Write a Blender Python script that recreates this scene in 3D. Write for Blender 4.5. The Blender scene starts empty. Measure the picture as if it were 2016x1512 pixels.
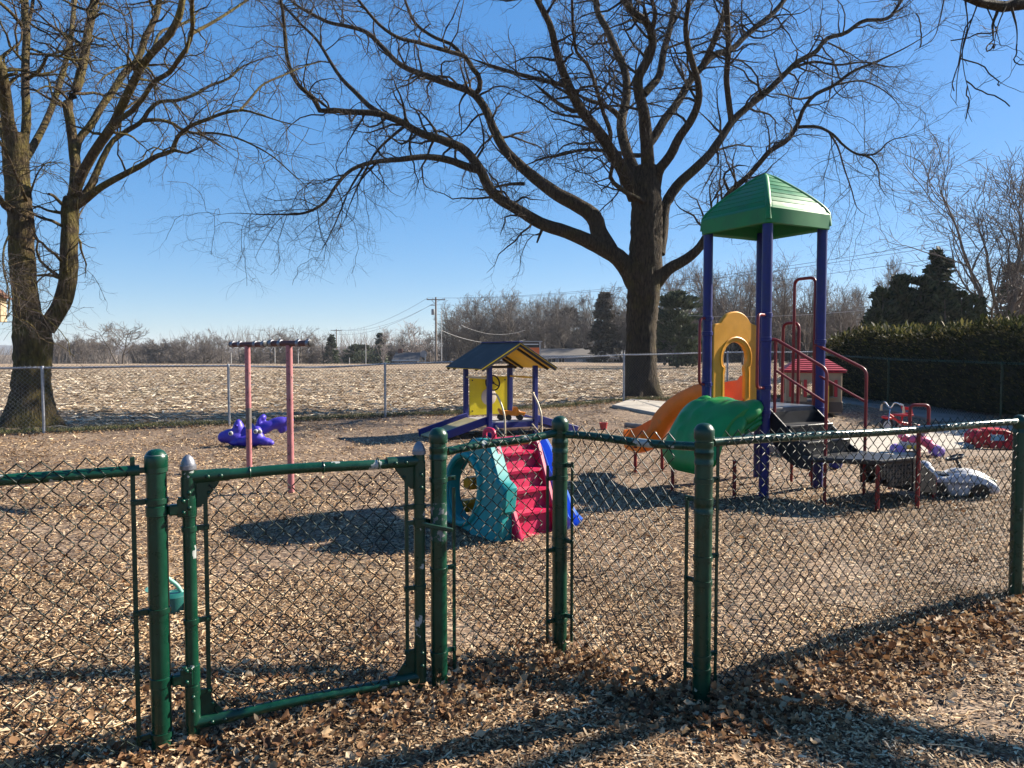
import bpy, math, random
import numpy as np
from mathutils import Vector, Matrix
from mathutils.geometry import tessellate_polygon

R = math.radians
rnd = random.Random(7)
rng = np.random.default_rng(11)
SC = bpy.context.scene
COL = SC.collection

# ------------------------------------------------------------------ camera, sky, sun, exposure
EYE, FPX, PITCH = 1.6, 1450.0, math.atan(66 / 1450.0)
cam_data = bpy.data.cameras.new("camera")
cam_data.sensor_width = 36.0
cam_data.lens = 36.0 * FPX / 2016.0
cam_data.clip_start = 0.05
cam_data.clip_end = 4000.0
cam = bpy.data.objects.new("camera", cam_data)
cam.location = (0, 0, EYE)
cam.rotation_euler = (math.pi / 2 - PITCH, 0, 0)
COL.objects.link(cam)
SC.camera = cam

SUN_TO = Vector((1.49, 0.62, 1.0)).normalized()          # towards the sun
SUN_EL = math.asin(SUN_TO.z)
SUN_AZ = math.atan2(SUN_TO.x, SUN_TO.y)                  # clockwise from +Y
world = bpy.data.worlds.new("World")
SC.world = world
world.use_nodes = True
wn = world.node_tree
sky = wn.nodes.new("ShaderNodeTexSky")
sky.sky_type = 'NISHITA'
sky.sun_disc = False
sky.sun_elevation = SUN_EL
sky.sun_rotation = SUN_AZ
sky.altitude = 500
sky.air_density = 1.0
sky.dust_density = 0.3
sky.ozone_density = 9.0
bg = wn.nodes["Background"]
bg.inputs["Strength"].default_value = 0.14
sky_gamma = wn.nodes.new("ShaderNodeGamma")
sky_gamma.inputs[1].default_value = 0.45
sky_tint = wn.nodes.new("ShaderNodeHueSaturation")
sky_tint.inputs["Hue"].default_value = 0.51
sky_tint.inputs["Saturation"].default_value = 1.6
wn.links.new(sky.outputs[0], sky_gamma.inputs[0])
wn.links.new(sky_gamma.outputs[0], sky_tint.inputs["Color"])
wn.links.new(sky_tint.outputs[0], bg.inputs[0])
sun_data = bpy.data.lights.new("sun", 'SUN')
sun_data.energy = 4.9
sun_data.angle = R(0.5)
sun_data.color = (1.0, 0.91, 0.77)
sun = bpy.data.objects.new("sun", sun_data)
sun.rotation_euler = SUN_TO.to_track_quat('Z', 'Y').to_euler()
sun.location = (30, 12, 40)
COL.objects.link(sun)
SC.view_settings.view_transform = 'Standard'
SC.view_settings.look = 'None'
SC.view_settings.gamma = 1.0
SC.view_settings.exposure = 1.55
SC.view_settings.use_curve_mapping = False
try:
    SC.cycles.max_bounces = 6
    SC.cycles.transparent_max_bounces = 6
except Exception:
    pass

# ------------------------------------------------------------------ survey helpers: photo measurement -> metres
_c, _s = math.cos(PITCH), math.sin(PITCH)
def at(px, py, Y):
    dx, dy = (px - 1008) / FPX, (py - 756) / FPX
    t = Y / (_c - _s * dy)
    return Vector((t * dx, Y, EYE + t * (-_s - _c * dy)))
def gnd(px, py, z=0.0):
    dx, dy = (px - 1008) / FPX, (py - 756) / FPX
    t = (z - EYE) / (-_s - _c * dy)
    return Vector((t * dx, t * (_c - _s * dy), z))
def sstep(a, b, x):
    t = np.clip((np.asarray(x, float) - a) / (b - a), 0, 1)
    return t * t * (3 - 2 * t)
def terrain(x, y):
    x = np.asarray(x, float); y = np.asarray(y, float)
    h = 0.18 * sstep(-1, 4, x) * sstep(14, 20, y)
    h = h + 0.022 * np.sin(x * .9 + 1.3) * np.sin(y * 1.1 + .4 * x)
    h = h + 0.012 * np.sin(x * 2.1 + 0.7 * y) * np.cos(1.7 * y - x * 0.6) + 0.01 * np.sin(5.1 * x + 1.0) * np.sin(4.3 * y)
    h = h - 2.2 * sstep(90, 112, y) - 2.2 * sstep(112, 220, y) * sstep(30, -30, x)
    # leaves drifted against the near fence
    return h
def th(x, y):
    return float(terrain(x, y))

# ------------------------------------------------------------------ objects
def tag(o, label=None, cat=None, group=None, kind=None):
    if label: o["label"] = label
    if cat: o["category"] = cat
    if group: o["group"] = group
    if kind: o["kind"] = kind
    return o
def thing(name, label, cat, loc=(0, 0, 0), rz=0.0, group=None):
    o = bpy.data.objects.new(name, None)
    o.empty_display_size = 0.1
    o.location = loc
    o.rotation_euler = (0, 0, rz)
    COL.objects.link(o)
    return tag(o, label, cat, group)
def mat_of(o):
    m = Matrix.Translation(o.location) @ o.rotation_euler.to_matrix().to_4x4()
    return mat_of(o.parent) @ m if o.parent else m
def kids(o):
    return [c for c in bpy.data.objects if c.parent == o]
def copy_thing(root, loc, rz=0.0, scale=1.0, label=None, group=None):
    r = root.copy(); COL.objects.link(r)
    r.location = loc; r.rotation_euler = (0, 0, rz)
    r.scale = (scale, scale, scale) if not hasattr(scale, '__len__') else scale
    if label: r["label"] = label
    if group: r["group"] = group
    for ch in root.children:
        c = ch.copy(); COL.objects.link(c); c.parent = r
        for g in ch.children:
            d = g.copy(); COL.objects.link(d); d.parent = c
    return r

class MB:
    """collects shapes, then links them as ONE mesh object"""
    def __init__(self):
        self.v, self.f = [], []
    def add(self, vs, fs):
        b = len(self.v)
        self.v.extend([tuple(p) for p in vs])
        self.f.extend([tuple(i + b for i in f) for f in fs])
        return self
    def box(self, c, size, rot=None, bev=0.0):
        hx, hy, hz = size[0] / 2, size[1] / 2, size[2] / 2
        m = rot if rot is not None else Matrix.Identity(3)
        c = Vector(c)
        b = min(bev, hx * .9, hy * .9, hz * .9)
        if b <= 0:
            vs = [c + m @ Vector((x, y, z)) for z in (-hz, hz) for y in (-hy, hy) for x in (-hx, hx)]
            fs = [(0, 2, 3, 1), (4, 5, 7, 6), (0, 1, 5, 4), (2, 6, 7, 3), (0, 4, 6, 2), (1, 3, 7, 5)]
            return self.add(vs, fs)
        vs, idx = [], {}
        for sx in (-1, 1):
            for sy in (-1, 1):
                for sz in (-1, 1):
                    for a in range(3):
                        p = [sx * (hx - b), sy * (hy - b), sz * (hz - b)]
                        p[a] = (sx * hx, sy * hy, sz * hz)[a]
                        idx[(sx, sy, sz, a)] = len(vs)
                        vs.append(c + m @ Vector(p))
        fs = []
        for a in range(3):
            o1, o2 = [i for i in range(3) if i != a]
            for s in (-1, 1):
                q = []
                for (p, r_) in ((-1, -1), (1, -1), (1, 1), (-1, 1)):
                    k = [0, 0, 0]; k[a] = s; k[o1] = p; k[o2] = r_
                    q.append(idx[(k[0], k[1], k[2], a)])
                fs.append(q if (s > 0) ^ (a == 1) else q[::-1])
        for a in range(3):
            o1, o2 = [i for i in range(3) if i != a]
            for p in (-1, 1):
                for r_ in (-1, 1):
                    def key(s, ax):
                        k = [0, 0, 0]; k[a] = s; k[o1] = p; k[o2] = r_
                        return idx[(k[0], k[1], k[2], ax)]
                    fs.append((key(-1, o1), key(1, o1), key(1, o2), key(-1, o2)))
        for sx in (-1, 1):
            for sy in (-1, 1):
                for sz in (-1, 1):
                    fs.append((idx[(sx, sy, sz, 0)], idx[(sx, sy, sz, 1)], idx[(sx, sy, sz, 2)]))
        return self.add(vs, fs)
    def beam(self, p0, p1, w, h, up=(0, 0, 1), bev=0.004):
        p0, p1 = Vector(p0), Vector(p1)
        d = p1 - p0
        x = d.normalized(); u = Vector(up)
        if abs(x.dot(u)) > .98: u = Vector((0, 1, 0))
        y = u.cross(x).normalized(); z = x.cross(y)
        m = Matrix((x, y, z)).transposed()
        return self.box((p0 + p1) / 2, (d.length, w, h), m, bev)
    def tube(self, path, r, n=10, caps=True):
        P = [Vector(p) for p in path]
        k = len(P)
        rr = r if hasattr(r, '__len__') else [r] * k
        tang = [(P[min(i + 1, k - 1)] - P[max(i - 1, 0)]).normalized() for i in range(k)]
        u = Vector((0, 0, 1)) if abs(tang[0].z) < .9 else Vector((1, 0, 0))
        a = tang[0].cross(u).normalized()
        vs, fs = [], []
        for i in range(k):
            a = (a - tang[i] * a.dot(tang[i])).normalized()
            b = tang[i].cross(a)
            for j in range(n):
                t = 2 * math.pi * j / n
                vs.append(P[i] + (a * math.cos(t) + b * math.sin(t)) * rr[i])
        for i in range(k - 1):
            for j in range(n):
                j2 = (j + 1) % n
                fs.append((i * n + j, i * n + j2, (i + 1) * n + j2, (i + 1) * n + j))
        if caps:
            fs.append(tuple(range(n))[::-1])
            fs.append(tuple((k - 1) * n + j for j in range(n)))
        return self.add(vs, fs)
    def lathe(self, prof, c=(0, 0, 0), n=20, axis=(0, 0, 1), close=False):
        ax = Vector(axis).normalized()
        u = Vector((1, 0, 0)) if abs(ax.x) < .9 else Vector((0, 1, 0))
        a = (u - ax * u.dot(ax)).normalized(); b = ax.cross(a); c = Vector(c)
        vs, fs = [], []
        for (r, h) in prof:
            for j in range(n):
                t = 2 * math.pi * j / n
                vs.append(c + ax * h + (a * math.cos(t) + b * math.sin(t)) * r)
        k = len(prof)
        for i in range(k if close else k - 1):
            i2 = (i + 1) % k
            for j in range(n):
                j2 = (j + 1) % n
                fs.append((i * n + j, i * n + j2, i2 * n + j2, i2 * n + j))
        if not close:
            if prof[0][0] > 1e-5: fs.append(tuple(range(n))[::-1])
            if prof[-1][0] > 1e-5: fs.append(tuple((k - 1) * n + j for j in range(n)))
        return self.add(vs, fs)
    def torus(self, c, Rr, r, axis=(0, 0, 1), n=24, m=8):
        prof = [(Rr + r * math.cos(2 * math.pi * i / m), r * math.sin(2 * math.pi * i / m)) for i in range(m)]
        return self.lathe(prof, c, n, axis, close=True)
    def ell(self, c, rad, rot=None, n=14, m=9):
        m3 = rot if rot is not None else Matrix.Identity(3)
        c = Vector(c)
        vs, fs = [c + m3 @ Vector((0, 0, -rad[2]))], []
        for i in range(1, m):
            ph = -math.pi / 2 + math.pi * i / m
            for j in range(n):
                t = 2 * math.pi * j / n
                vs.append(c + m3 @ Vector((rad[0] * math.cos(ph) * math.cos(t), rad[1] * math.cos(ph) * math.sin(t), rad[2] * math.sin(ph))))
        vs.append(c + m3 @ Vector((0, 0, rad[2])))
        for j in range(n):
            j2 = (j + 1) % n
            fs.append((0, 1 + j2, 1 + j))
            for i in range(m - 2):
                a, b = 1 + i * n, 1 + (i + 1) * n
                fs.append((a + j, a + j2, b + j2, b + j))
            a = 1 + (m - 2) * n
            fs.append((a + j, a + j2, len(vs) - 1))
        return self.add(vs, fs)
    def plate(self, outer, holes, thick, M4, bev=0.0):
        """flat outline (x, y) with holes, extruded along z by thick (centred), placed by M4"""
        loops = [list(outer)] + [list(h) for h in holes]
        pts3 = [[Vector((p[0], p[1], 0)) for p in l] for l in loops]
        tris = tessellate_polygon(pts3)
        flat = [p for l in loops for p in l]
        n = len(flat)
        # bevel: front and back faces shrunk slightly towards the inside of the material
        ins = []
        for li, l in enumerate(loops):
            k = len(l)
            area = sum(l[i][0] * l[(i + 1) % k][1] - l[(i + 1) % k][0] * l[i][1] for i in range(k))
            sgn = 1 if area > 0 else -1
            if li > 0: sgn = -sgn
            for i in range(k):
                e = Vector((l[(i + 1) % k][0] - l[i - 1][0], l[(i + 1) % k][1] - l[i - 1][1]))
                if e.length < 1e-9: e = Vector((1, 0))
                e.normalize()
                ins.append((l[i][0] - e.y * sgn * bev, l[i][1] + e.x * sgn * bev))
        h = thick / 2
        vs = []
        if bev > 0:
            rings = [(ins, -h), (flat, -h + bev), (flat, h - bev), (ins, h)]
        else:
            rings = [(flat, -h), (flat, h)]
        for pts, z in rings:
            vs += [M4 @ Vector((p[0], p[1], z)) for p in pts]
        fs = []
        top = (len(rings) - 1) * n
        for t in tris:
            a, b, c = t
            ar = (flat[b][0] - flat[a][0]) * (flat[c][1] - flat[a][1]) - (flat[c][0] - flat[a][0]) * (flat[b][1] - flat[a][1])
            if ar < 0: a, c = c, a
            fs.append((c, b, a)); fs.append((a + top, b + top, c + top))
        off = 0
        for li, l in enumerate(loops):
            k = len(l)
            area = sum(l[i][0] * l[(i + 1) % k][1] - l[(i + 1) % k][0] * l[i][1] for i in range(k))
            fl = (area > 0) == (li == 0)
            for ri in range(len(rings) - 1):
                for i in range(k):
                    a, b = off + i, off + (i + 1) % k
                    q = (a + ri * n, b + ri * n, b + (ri + 1) * n, a + (ri + 1) * n)
                    fs.append(q if fl else q[::-1])
            off += k
        return self.add(vs, fs)
    def sweep(self, path, prof, up=(0, 0, 1), closed=True):
        """profile (side, up) swept along a path"""
        P = [Vector(p) for p in path]; k = len(P); n = len(prof(0)) if callable(prof) else len(prof)
        vs, fs = [], []
        for i in range(k):
            t = (P[min(i + 1, k - 1)] - P[max(i - 1, 0)]).normalized()
            s = t.cross(Vector(up)).normalized(); u = s.cross(t)
            pr = prof(i) if callable(prof) else prof
            for (a, b) in pr: vs.append(P[i] + s * a + u * b)
        if callable(prof): n = len(prof(0))
        for i in range(k - 1):
            for j in range(n if closed else n - 1):
                j2 = (j + 1) % n
                fs.append((i * n + j, (i + 1) * n + j, (i + 1) * n + j2, i * n + j2))
        if closed:
            fs.append(tuple(range(n))); fs.append(tuple((k - 1) * n + j for j in range(n))[::-1])
        return self.add(vs, fs)
    def build(self, name, mat, parent=None, smooth=True, world=False, angle=40, mods=()):
        me = bpy.data.meshes.new(name)
        vs = self.v
        if world and parent is not None:
            inv = mat_of(parent).inverted()
            vs = [inv @ Vector(p) for p in vs]
        me.from_pydata([tuple(p) for p in vs], [], self.f)
        me.update()
        if smooth:
            me.polygons.foreach_set("use_smooth", [True] * len(me.polygons))
            try: me.set_sharp_from_angle(angle=R(angle))
            except Exception: pass
        me.materials.append(mat)
        o = bpy.data.objects.new(name, me)
        COL.objects.link(o)
        if parent is not None: o.parent = parent
        return o

def np_mesh(name, verts, quads, mat, parent=None, smooth=True, tris=None, kind=None):
    verts = np.ascontiguousarray(verts, dtype=np.float32).reshape(-1, 3)
    nq = 0 if quads is None else len(quads)
    nt = 0 if tris is None else len(tris)
    me = bpy.data.meshes.new(name)
    me.vertices.add(len(verts)); me.vertices.foreach_set("co", verts.ravel())
    loops = np.concatenate([np.asarray(quads, np.int32).ravel() if nq else np.zeros(0, np.int32), np.asarray(tris, np.int32).ravel() if nt else np.zeros(0, np.int32)])
    me.loops.add(len(loops)); me.loops.foreach_set("vertex_index", loops)
    me.polygons.add(nq + nt)
    me.polygons.foreach_set("loop_start", np.concatenate([np.arange(nq) * 4, nq * 4 + np.arange(nt) * 3]).astype(np.int32))
    if smooth: me.polygons.foreach_set("use_smooth", np.ones(nq + nt, dtype=bool))
    me.update(calc_edges=True)
    me.materials.append(mat)
    o = bpy.data.objects.new(name, me)
    COL.objects.link(o)
    if parent is not None: o.parent = parent
    if kind: o["kind"] = kind
    return o

def tubes_np(paths, rad, ns):
    """paths (N,K,3), rad (N,K) -> verts, quads"""
    N, K, _ = paths.shape
    t = np.gradient(paths, axis=1)
    t /= np.linalg.norm(t, axis=2, keepdims=True) + 1e-9
    ref = np.array([0.37, 0.21, 0.9]); ref /= np.linalg.norm(ref)
    a = np.cross(t, ref); a /= np.linalg.norm(a, axis=2, keepdims=True) + 1e-9
    b = np.cross(t, a)
    th_ = np.arange(ns) * 2 * np.pi / ns
    v = paths[:, :, None, :] + rad[:, :, None, None] * (a[:, :, None, :] * np.cos(th_)[None, None, :, None] + b[:, :, None, :] * np.sin(th_)[None, None, :, None])
    base = (np.arange(N) * K * ns)[:, None, None] + (np.arange(K - 1) * ns)[None, :, None]
    j = np.arange(ns)[None, None, :]; j2 = (j + 1) % ns
    q = np.stack([base + j, base + j2, base + ns + j2, base + ns + j], axis=3)
    return v.reshape(-1, 3), q.reshape(-1, 4)
class NB:
    def __init__(self): self.v, self.q, self.n = [], [], 0
    def add(self, v, q):
        self.v.append(np.asarray(v, np.float32)); self.q.append(np.asarray(q) + self.n); self.n += len(v)
    def build(self, name, mat, parent=None, kind=None, smooth=True):
        return np_mesh(name, np.concatenate(self.v), np.concatenate(self.q), mat, parent, smooth, kind=kind)

# ------------------------------------------------------------------ materials
def new_mat(name):
    m = bpy.data.materials.new(name); m.use_nodes = True
    nt = m.node_tree
    return m, nt, nt.nodes["Principled BSDF"]
def N(nt, kind, **kw):
    n = nt.nodes.new(kind)
    for k, v in kw.items():
        if k in n.inputs: n.inputs[k].default_value = v
        else: setattr(n, k, v)
    return n
def ramp(nt, stops, src=None, interp='LINEAR'):
    r = nt.nodes.new("ShaderNodeValToRGB")
    r.color_ramp.interpolation = interp
    el = r.color_ramp.elements
    while len(el) < len(stops): el.new(0.5)
    for e, (p, c) in zip(el, stops):
        e.position = p; e.color = (c[0], c[1], c[2], 1)
    if src is not None: nt.links.new(src, r.inputs[0])
    return r
def M(name, col, rough=0.5,  var=0.18, scale=6.0, bump=0.0, bscale=60.0, metallic=0.0, chips=None, coat=0.0, dirt=None, stretch=None, spec=0.4):
    m, nt, p = new_mat(name)
    L = nt.links.new
    tc = N(nt, "ShaderNodeTexCoord")
    vec = tc.outputs["Object"]
    if stretch:
        mp = N(nt, "ShaderNodeMapping"); mp.inputs["Scale"].default_value = stretch
        L(vec, mp.inputs[0]); vec = mp.outputs[0]
    no = N(nt, "ShaderNodeTexNoise", Scale=scale, Detail=5.0, Roughness=0.6)
    L(vec, no.inputs["Vector"])
    lo = tuple(c * (1 - var) for c in col); hi = tuple(min(1, c * (1 + var)) for c in col)
    r = ramp(nt, [(0.3, lo), (0.7, hi)], no.outputs[0])
    out = r.outputs[0]
    if dirt:
        n2 = N(nt, "ShaderNodeTexNoise", Scale=dirt[2], Detail=6.0, Roughness=0.65); L(vec, n2.inputs["Vector"])
        r2 = ramp(nt, [(dirt[1], (0, 0, 0)), (dirt[1] + .15, (1, 1, 1))], n2.outputs[0])
        mx = N(nt, "ShaderNodeMix", data_type='RGBA')
        L(r2.outputs[0], mx.inputs[0]); L(out, mx.inputs[6]); mx.inputs[7].default_value = (*dirt[0], 1); out = mx.outputs[2]
    if chips:
        n3 = N(nt, "ShaderNodeTexNoise", Scale=chips[2], Detail=4.0, Roughness=0.55); L(vec, n3.inputs["Vector"])
        r3 = ramp(nt, [(chips[1], (0, 0, 0)), (chips[1] + .012, (1, 1, 1))], n3.outputs[0])
        mx = N(nt, "ShaderNodeMix", data_type='RGBA')
        L(r3.outputs[0], mx.inputs[0]); L(out, mx.inputs[6]); mx.inputs[7].default_value = (*chips[0], 1); out = mx.outputs[2]
    L(out, p.inputs["Base Color"])
    rr = ramp(nt, [(0.3, (max(0, rough - .08),) * 3), (0.7, (min(1, rough + .1),) * 3)], no.outputs[0])
    L(rr.outputs[0], p.inputs["Roughness"])
    p.inputs["Metallic"].default_value = metallic
    p.inputs["Coat Weight"].default_value = coat
    p.inputs["Specular IOR Level"].default_value = spec
    if bump:
        nb = N(nt, "ShaderNodeTexNoise", Scale=bscale, Detail=4.0); L(vec, nb.inputs["Vector"])
        b = N(nt, "ShaderNodeBump", Strength=bump, Distance=0.01); L(nb.outputs[0], b.inputs["Height"]); L(b.outputs[0], p.inputs["Normal"])
    return m

GREEN_POST = M("green_paint_post", (0.002, 0.036, 0.019), 0.30, 0.25, 14, 0.08, 90, chips=((0.22, 0.24, 0.22), 0.72, 9))
GREEN_GATE = M("green_paint_chipped", (0.002, 0.038, 0.020), 0.30, 0.25, 14, 0.08, 90, chips=((0.30, 0.32, 0.30), 0.62, 11))
GREEN_WIRE = M("green_vinyl_wire", (0.0012, 0.008, 0.005), 0.5, 0.2, 20)
GREEN_DARK = M("green_paint_fitting", (0.003, 0.034, 0.018), 0.36, 0.25, 20, 0.05, 120)
SILVER = M("cast_aluminium", (0.20, 0.205, 0.225), 0.45, 0.2, 25, 0.1, 120, metallic=0.7)
GALV = M("galvanised_steel", (0.30, 0.31, 0.33), 0.45, 0.25, 15, 0.05, 80, metallic=0.55)
GALV_WIRE = M("galvanised_wire", (0.10, 0.10, 0.10), 0.5, 0.25, 15, metallic=0.4)
PURPLE_POST = M("indigo_powder_coat", (0.003, 0.008, 0.105), 0.42, 0.2, 10, dirt=((0.012, 0.014, 0.09), .62, 5))
RED_RAIL = M("red_powder_coat", (0.17, 0.006, 0.008), 0.42, 0.22, 12, dirt=((0.09, 0.012, 0.012), .6, 14), coat=0.1)
ROOF_GREEN = M("green_moulded_plastic", (0.004, 0.145, 0.036), 0.5, 0.2, 5, 0.03, 60, dirt=((0.012, 0.14, 0.045), .6, 3))
CLIMB_GREEN = M("kelly_green_plastic", (0.005, 0.20, 0.040), 0.42, 0.2, 5, 0.03, 70, dirt=((0.012, 0.15, 0.045), .58, 6))
ORANGE = M("orange_plastic", (0.82, 0.17, 0.004), 0.38, 0.12, 5, 0.03, 70, dirt=((0.58, 0.19, 0.04), .62, 4))
YELLOW = M("golden_yellow_plastic", (0.66, 0.30, 0.018), 0.42, 0.12, 5, 0.03, 70, dirt=((0.5, 0.26, 0.05), .6, 4))
BLACK_STEP = M("black_vinyl_step", (0.012, 0.012, 0.014), 0.42, 0.3, 20, 0.15, 120, dirt=((0.05, 0.045, 0.04), .6, 8))
DECK = M("grey_vinyl_deck", (0.075, 0.075, 0.08), 0.40, 0.3, 10, 0.1, 120, dirt=((0.16, 0.14, 0.11), .56, 7))
# ------------------------------------------------------------------ ground, field, slab
def ground_mats():
    # corn stubble field
    m, nt, p = new_mat("stubble_field"); L = nt.links.new
    tc = N(nt, "ShaderNodeTexCoord")
    mp = N(nt, "ShaderNodeMapping"); mp.inputs["Scale"].default_value = (1.0, 1.7, 1); mp.inputs["Rotation"].default_value = (0, 0, 0.12)
    L(tc.outputs["Object"], mp.inputs[0])
    big = N(nt, "ShaderNodeTexNoise", Scale=0.13, Detail=6.0, Roughness=0.6); L(mp.outputs[0], big.inputs["Vector"])
    fine = N(nt, "ShaderNodeTexNoise", Scale=2.6, Detail=8.0, Roughness=0.75); L(mp.outputs[0], fine.inputs["Vector"])
    rb = ramp(nt, [(0.3, (0.23, 0.165, 0.105)), (0.52, (0.33, 0.245, 0.16)), (0.75, (0.41, 0.32, 0.215))], big.outputs[0])
    rf = ramp(nt, [(0.36, (0.35, 0.32, 0.30)), (0.5, (0.85, 0.83, 0.8)), (0.64, (1.5, 1.45, 1.35))], fine.outputs[0])
    mx = N(nt, "ShaderNodeMix", data_type='RGBA', blend_type='MULTIPLY'); mx.inputs[0].default_value = 1
    L(rb.outputs[0], mx.inputs[6]); L(rf.outputs[0], mx.inputs[7])
    rw = N(nt, "ShaderNodeMapping"); rw.inputs["Scale"].default_value = (.10, 1.15, 1); rw.inputs["Rotation"].default_value = (0, 0, .05)
    L(tc.outputs["Object"], rw.inputs[0])
    rn = N(nt, "ShaderNodeTexNoise", Scale=1.0, Detail=5.0, Roughness=.6); L(rw.outputs[0], rn.inputs["Vector"])
    rr_ = ramp(nt, [(.36, (.52, .48, .44)), (.5, (.95, .93, .92)), (.66, (1.12, 1.1, 1.06))], rn.outputs[0])
    m1 = N(nt, "ShaderNodeMix", data_type='RGBA', blend_type='MULTIPLY'); m1.inputs[0].default_value = 1
    L(mx.outputs[2], m1.inputs[6]); L(rr_.outputs[0], m1.inputs[7]); mx = m1
    gn = N(nt, "ShaderNodeTexNoise", Scale=0.09, Detail=4.0); L(tc.outputs["Object"], gn.inputs["Vector"])
    gr = ramp(nt, [(0.6, (0, 0, 0)), (0.72, (0.45, 0.45, 0.45))], gn.outputs[0])
    m2 = N(nt, "ShaderNodeMix", data_type='RGBA'); L(gr.outputs[0], m2.inputs[0]); L(mx.outputs[2], m2.inputs[6]); m2.inputs[7].default_value = (0.13, 0.15, 0.06, 1)
    L(m2.outputs[2], p.inputs["Base Color"]); p.inputs["Roughness"].default_value = 0.9
    b = N(nt, "ShaderNodeBump", Strength=0.9, Distance=0.12); L(fine.outputs[0], b.inputs["Height"]); L(b.outputs[0], p.inputs["Normal"])
    # wood chips
    w, nt, p = new_mat("wood_chip_ground"); L = nt.links.new
    tc = N(nt, "ShaderNodeTexCoord")
    cols = []
    for i, (rot, sx, sy) in enumerate(((0.3, 26, 75), (1.25, 30, 80), (2.3, 24, 70))):
        mp = N(nt, "ShaderNodeMapping"); mp.inputs["Scale"].default_value = (sx, sy, 20); mp.inputs["Rotation"].default_value = (0, 0, rot)
        ds = N(nt, "ShaderNodeTexNoise", Scale=3.0, Detail=2.0); L(tc.outputs["Object"], ds.inputs["Vector"])
        ad = N(nt, "ShaderNodeVectorMath", operation='ADD'); 
        sc = N(nt, "ShaderNodeVectorMath", operation='SCALE'); sc.inputs["Scale"].default_value = 0.12
        L(ds.outputs["Color"], sc.inputs[0]); L(tc.outputs["Object"], ad.inputs[0]); L(sc.outputs[0], ad.inputs[1]); L(ad.outputs[0], mp.inputs[0])
        vo = N(nt, "ShaderNodeTexVoronoi", Scale=1.0); L(mp.outputs[0], vo.inputs["Vector"])
        cols.append(vo)
    sel = N(nt, "ShaderNodeTexNoise", Scale=9.0, Detail=3.0); L(tc.outputs["Object"], sel.inputs["Vector"])
    s1 = ramp(nt, [(0.46, (0, 0, 0)), (0.48, (1, 1, 1))], sel.outputs[0]); s2 = ramp(nt, [(0.54, (0, 0, 0)), (0.56, (1, 1, 1))], sel.outputs[0])
    ma = N(nt, "ShaderNodeMix", data_type='RGBA'); L(s1.outputs[0], ma.inputs[0]); L(cols[0].outputs["Color"], ma.inputs[6]); L(cols[1].outputs["Color"], ma.inputs[7])
    mb = N(nt, "ShaderNodeMix", data_type='RGBA'); L(s2.outputs[0], mb.inputs[0]); L(ma.outputs[2], mb.inputs[6]); L(cols[2].outputs["Color"], mb.inputs[7])
    sep = N(nt, "ShaderNodeSeparateColor"); L(mb.outputs[2], sep.inputs[0])
    cr = ramp(nt, [(0.0, (0.035, 0.022, 0.014)), (0.35, (0.11, 0.07, 0.042)), (0.6, (0.22, 0.145, 0.09)), (0.85, (0.34, 0.24, 0.155)), (1.0, (0.48, 0.37, 0.25))], sep.outputs[0])
    pat = N(nt, "ShaderNodeTexNoise", Scale=0.8, Detail=5.0); L(tc.outputs["Object"], pat.inputs["Vector"])
    pr = ramp(nt, [(0.35, (0.75, 0.72, 0.7)), (0.65, (1.1, 1.08, 1.05))], pat.outputs[0])
    mm = N(nt, "ShaderNodeMix", data_type='RGBA', blend_type='MULTIPLY'); mm.inputs[0].default_value = 1; L(cr.outputs[0], mm.inputs[6]); L(pr.outputs[0], mm.inputs[7])
    L(mm.outputs[2], p.inputs["Base Color"]); p.inputs["Roughness"].default_value = 0.85
    b = N(nt, "ShaderNodeBump", Strength=1.0, Distance=0.03); L(sep.outputs[1], b.inputs["Height"]); L(b.outputs[0], p.inputs["Normal"])
    return m, w
FIELD, CHIPGROUND = ground_mats()
def sheet(name, xs, ys, mat, dz=0.0, mask=None):
    X, Y = np.meshgrid(xs, ys)
    Z = terrain(X, Y) + dz
    v = np.stack([X, Y, Z], axis=2).reshape(-1, 3)
    nx, ny = len(xs), len(ys)
    i = (np.arange(ny - 1)[:, None] * nx + np.arange(nx - 1)[None, :]).ravel()
    q = np.stack([i, i + 1, i + nx + 1, i + nx], axis=1)
    if mask is not None:
        c = v[q].mean(axis=1); q = q[mask(c[:, 0], c[:, 1])]
    o = np_mesh(name, v, q, mat)
    o["kind"] = "structure"
    return o
xs = np.concatenate([np.linspace(-1500, -60, 14), np.arange(-50, 50, 2.0), np.linspace(60, 1500, 14)])
ys = np.concatenate([[-60, -20], np.arange(-6, 30, 2.0), np.arange(30, 130, 3.0), np.linspace(135, 260, 20), np.linspace(300, 3000, 14)])
sheet("ground", xs, ys, FIELD, dz=-0.03)
# far fence line in plan (metres); the chip ground ends just beyond it
FAR = [(-12.2, 12.4), (-8.93, 14.0), (-5.97, 15.5), (-3.0, 17.4), (0.0, 18.9), (3.07, 20.2), (6.2, 21.2), (9.2, 22.0)]
GREENF = [(9.2, 22.0), (9.72, 19.0), (10.32, 15.5), (10.9, 12.1), (11.5, 8.6)]
fx = np.array([-26.] + [p[0] for p in FAR] + [14.0, 30]); fy = np.array([7.5] + [p[1] for p in FAR] + [22.0, 22.0])
def inside(x, y):
    return (y < np.interp(x, fx, fy) + 0.35 + 0.12 * np.sin(3.1 * x) + 0.08 * np.sin(7.3 * x)) & (y > -3) & (x < 9.2 + (22 - y) * .171 + 1.2)
sheet("wood_chip_ground", np.arange(-26, 24, 0.2), np.arange(-3, 24, 0.2), CHIPGROUND, 0.0, inside)

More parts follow.
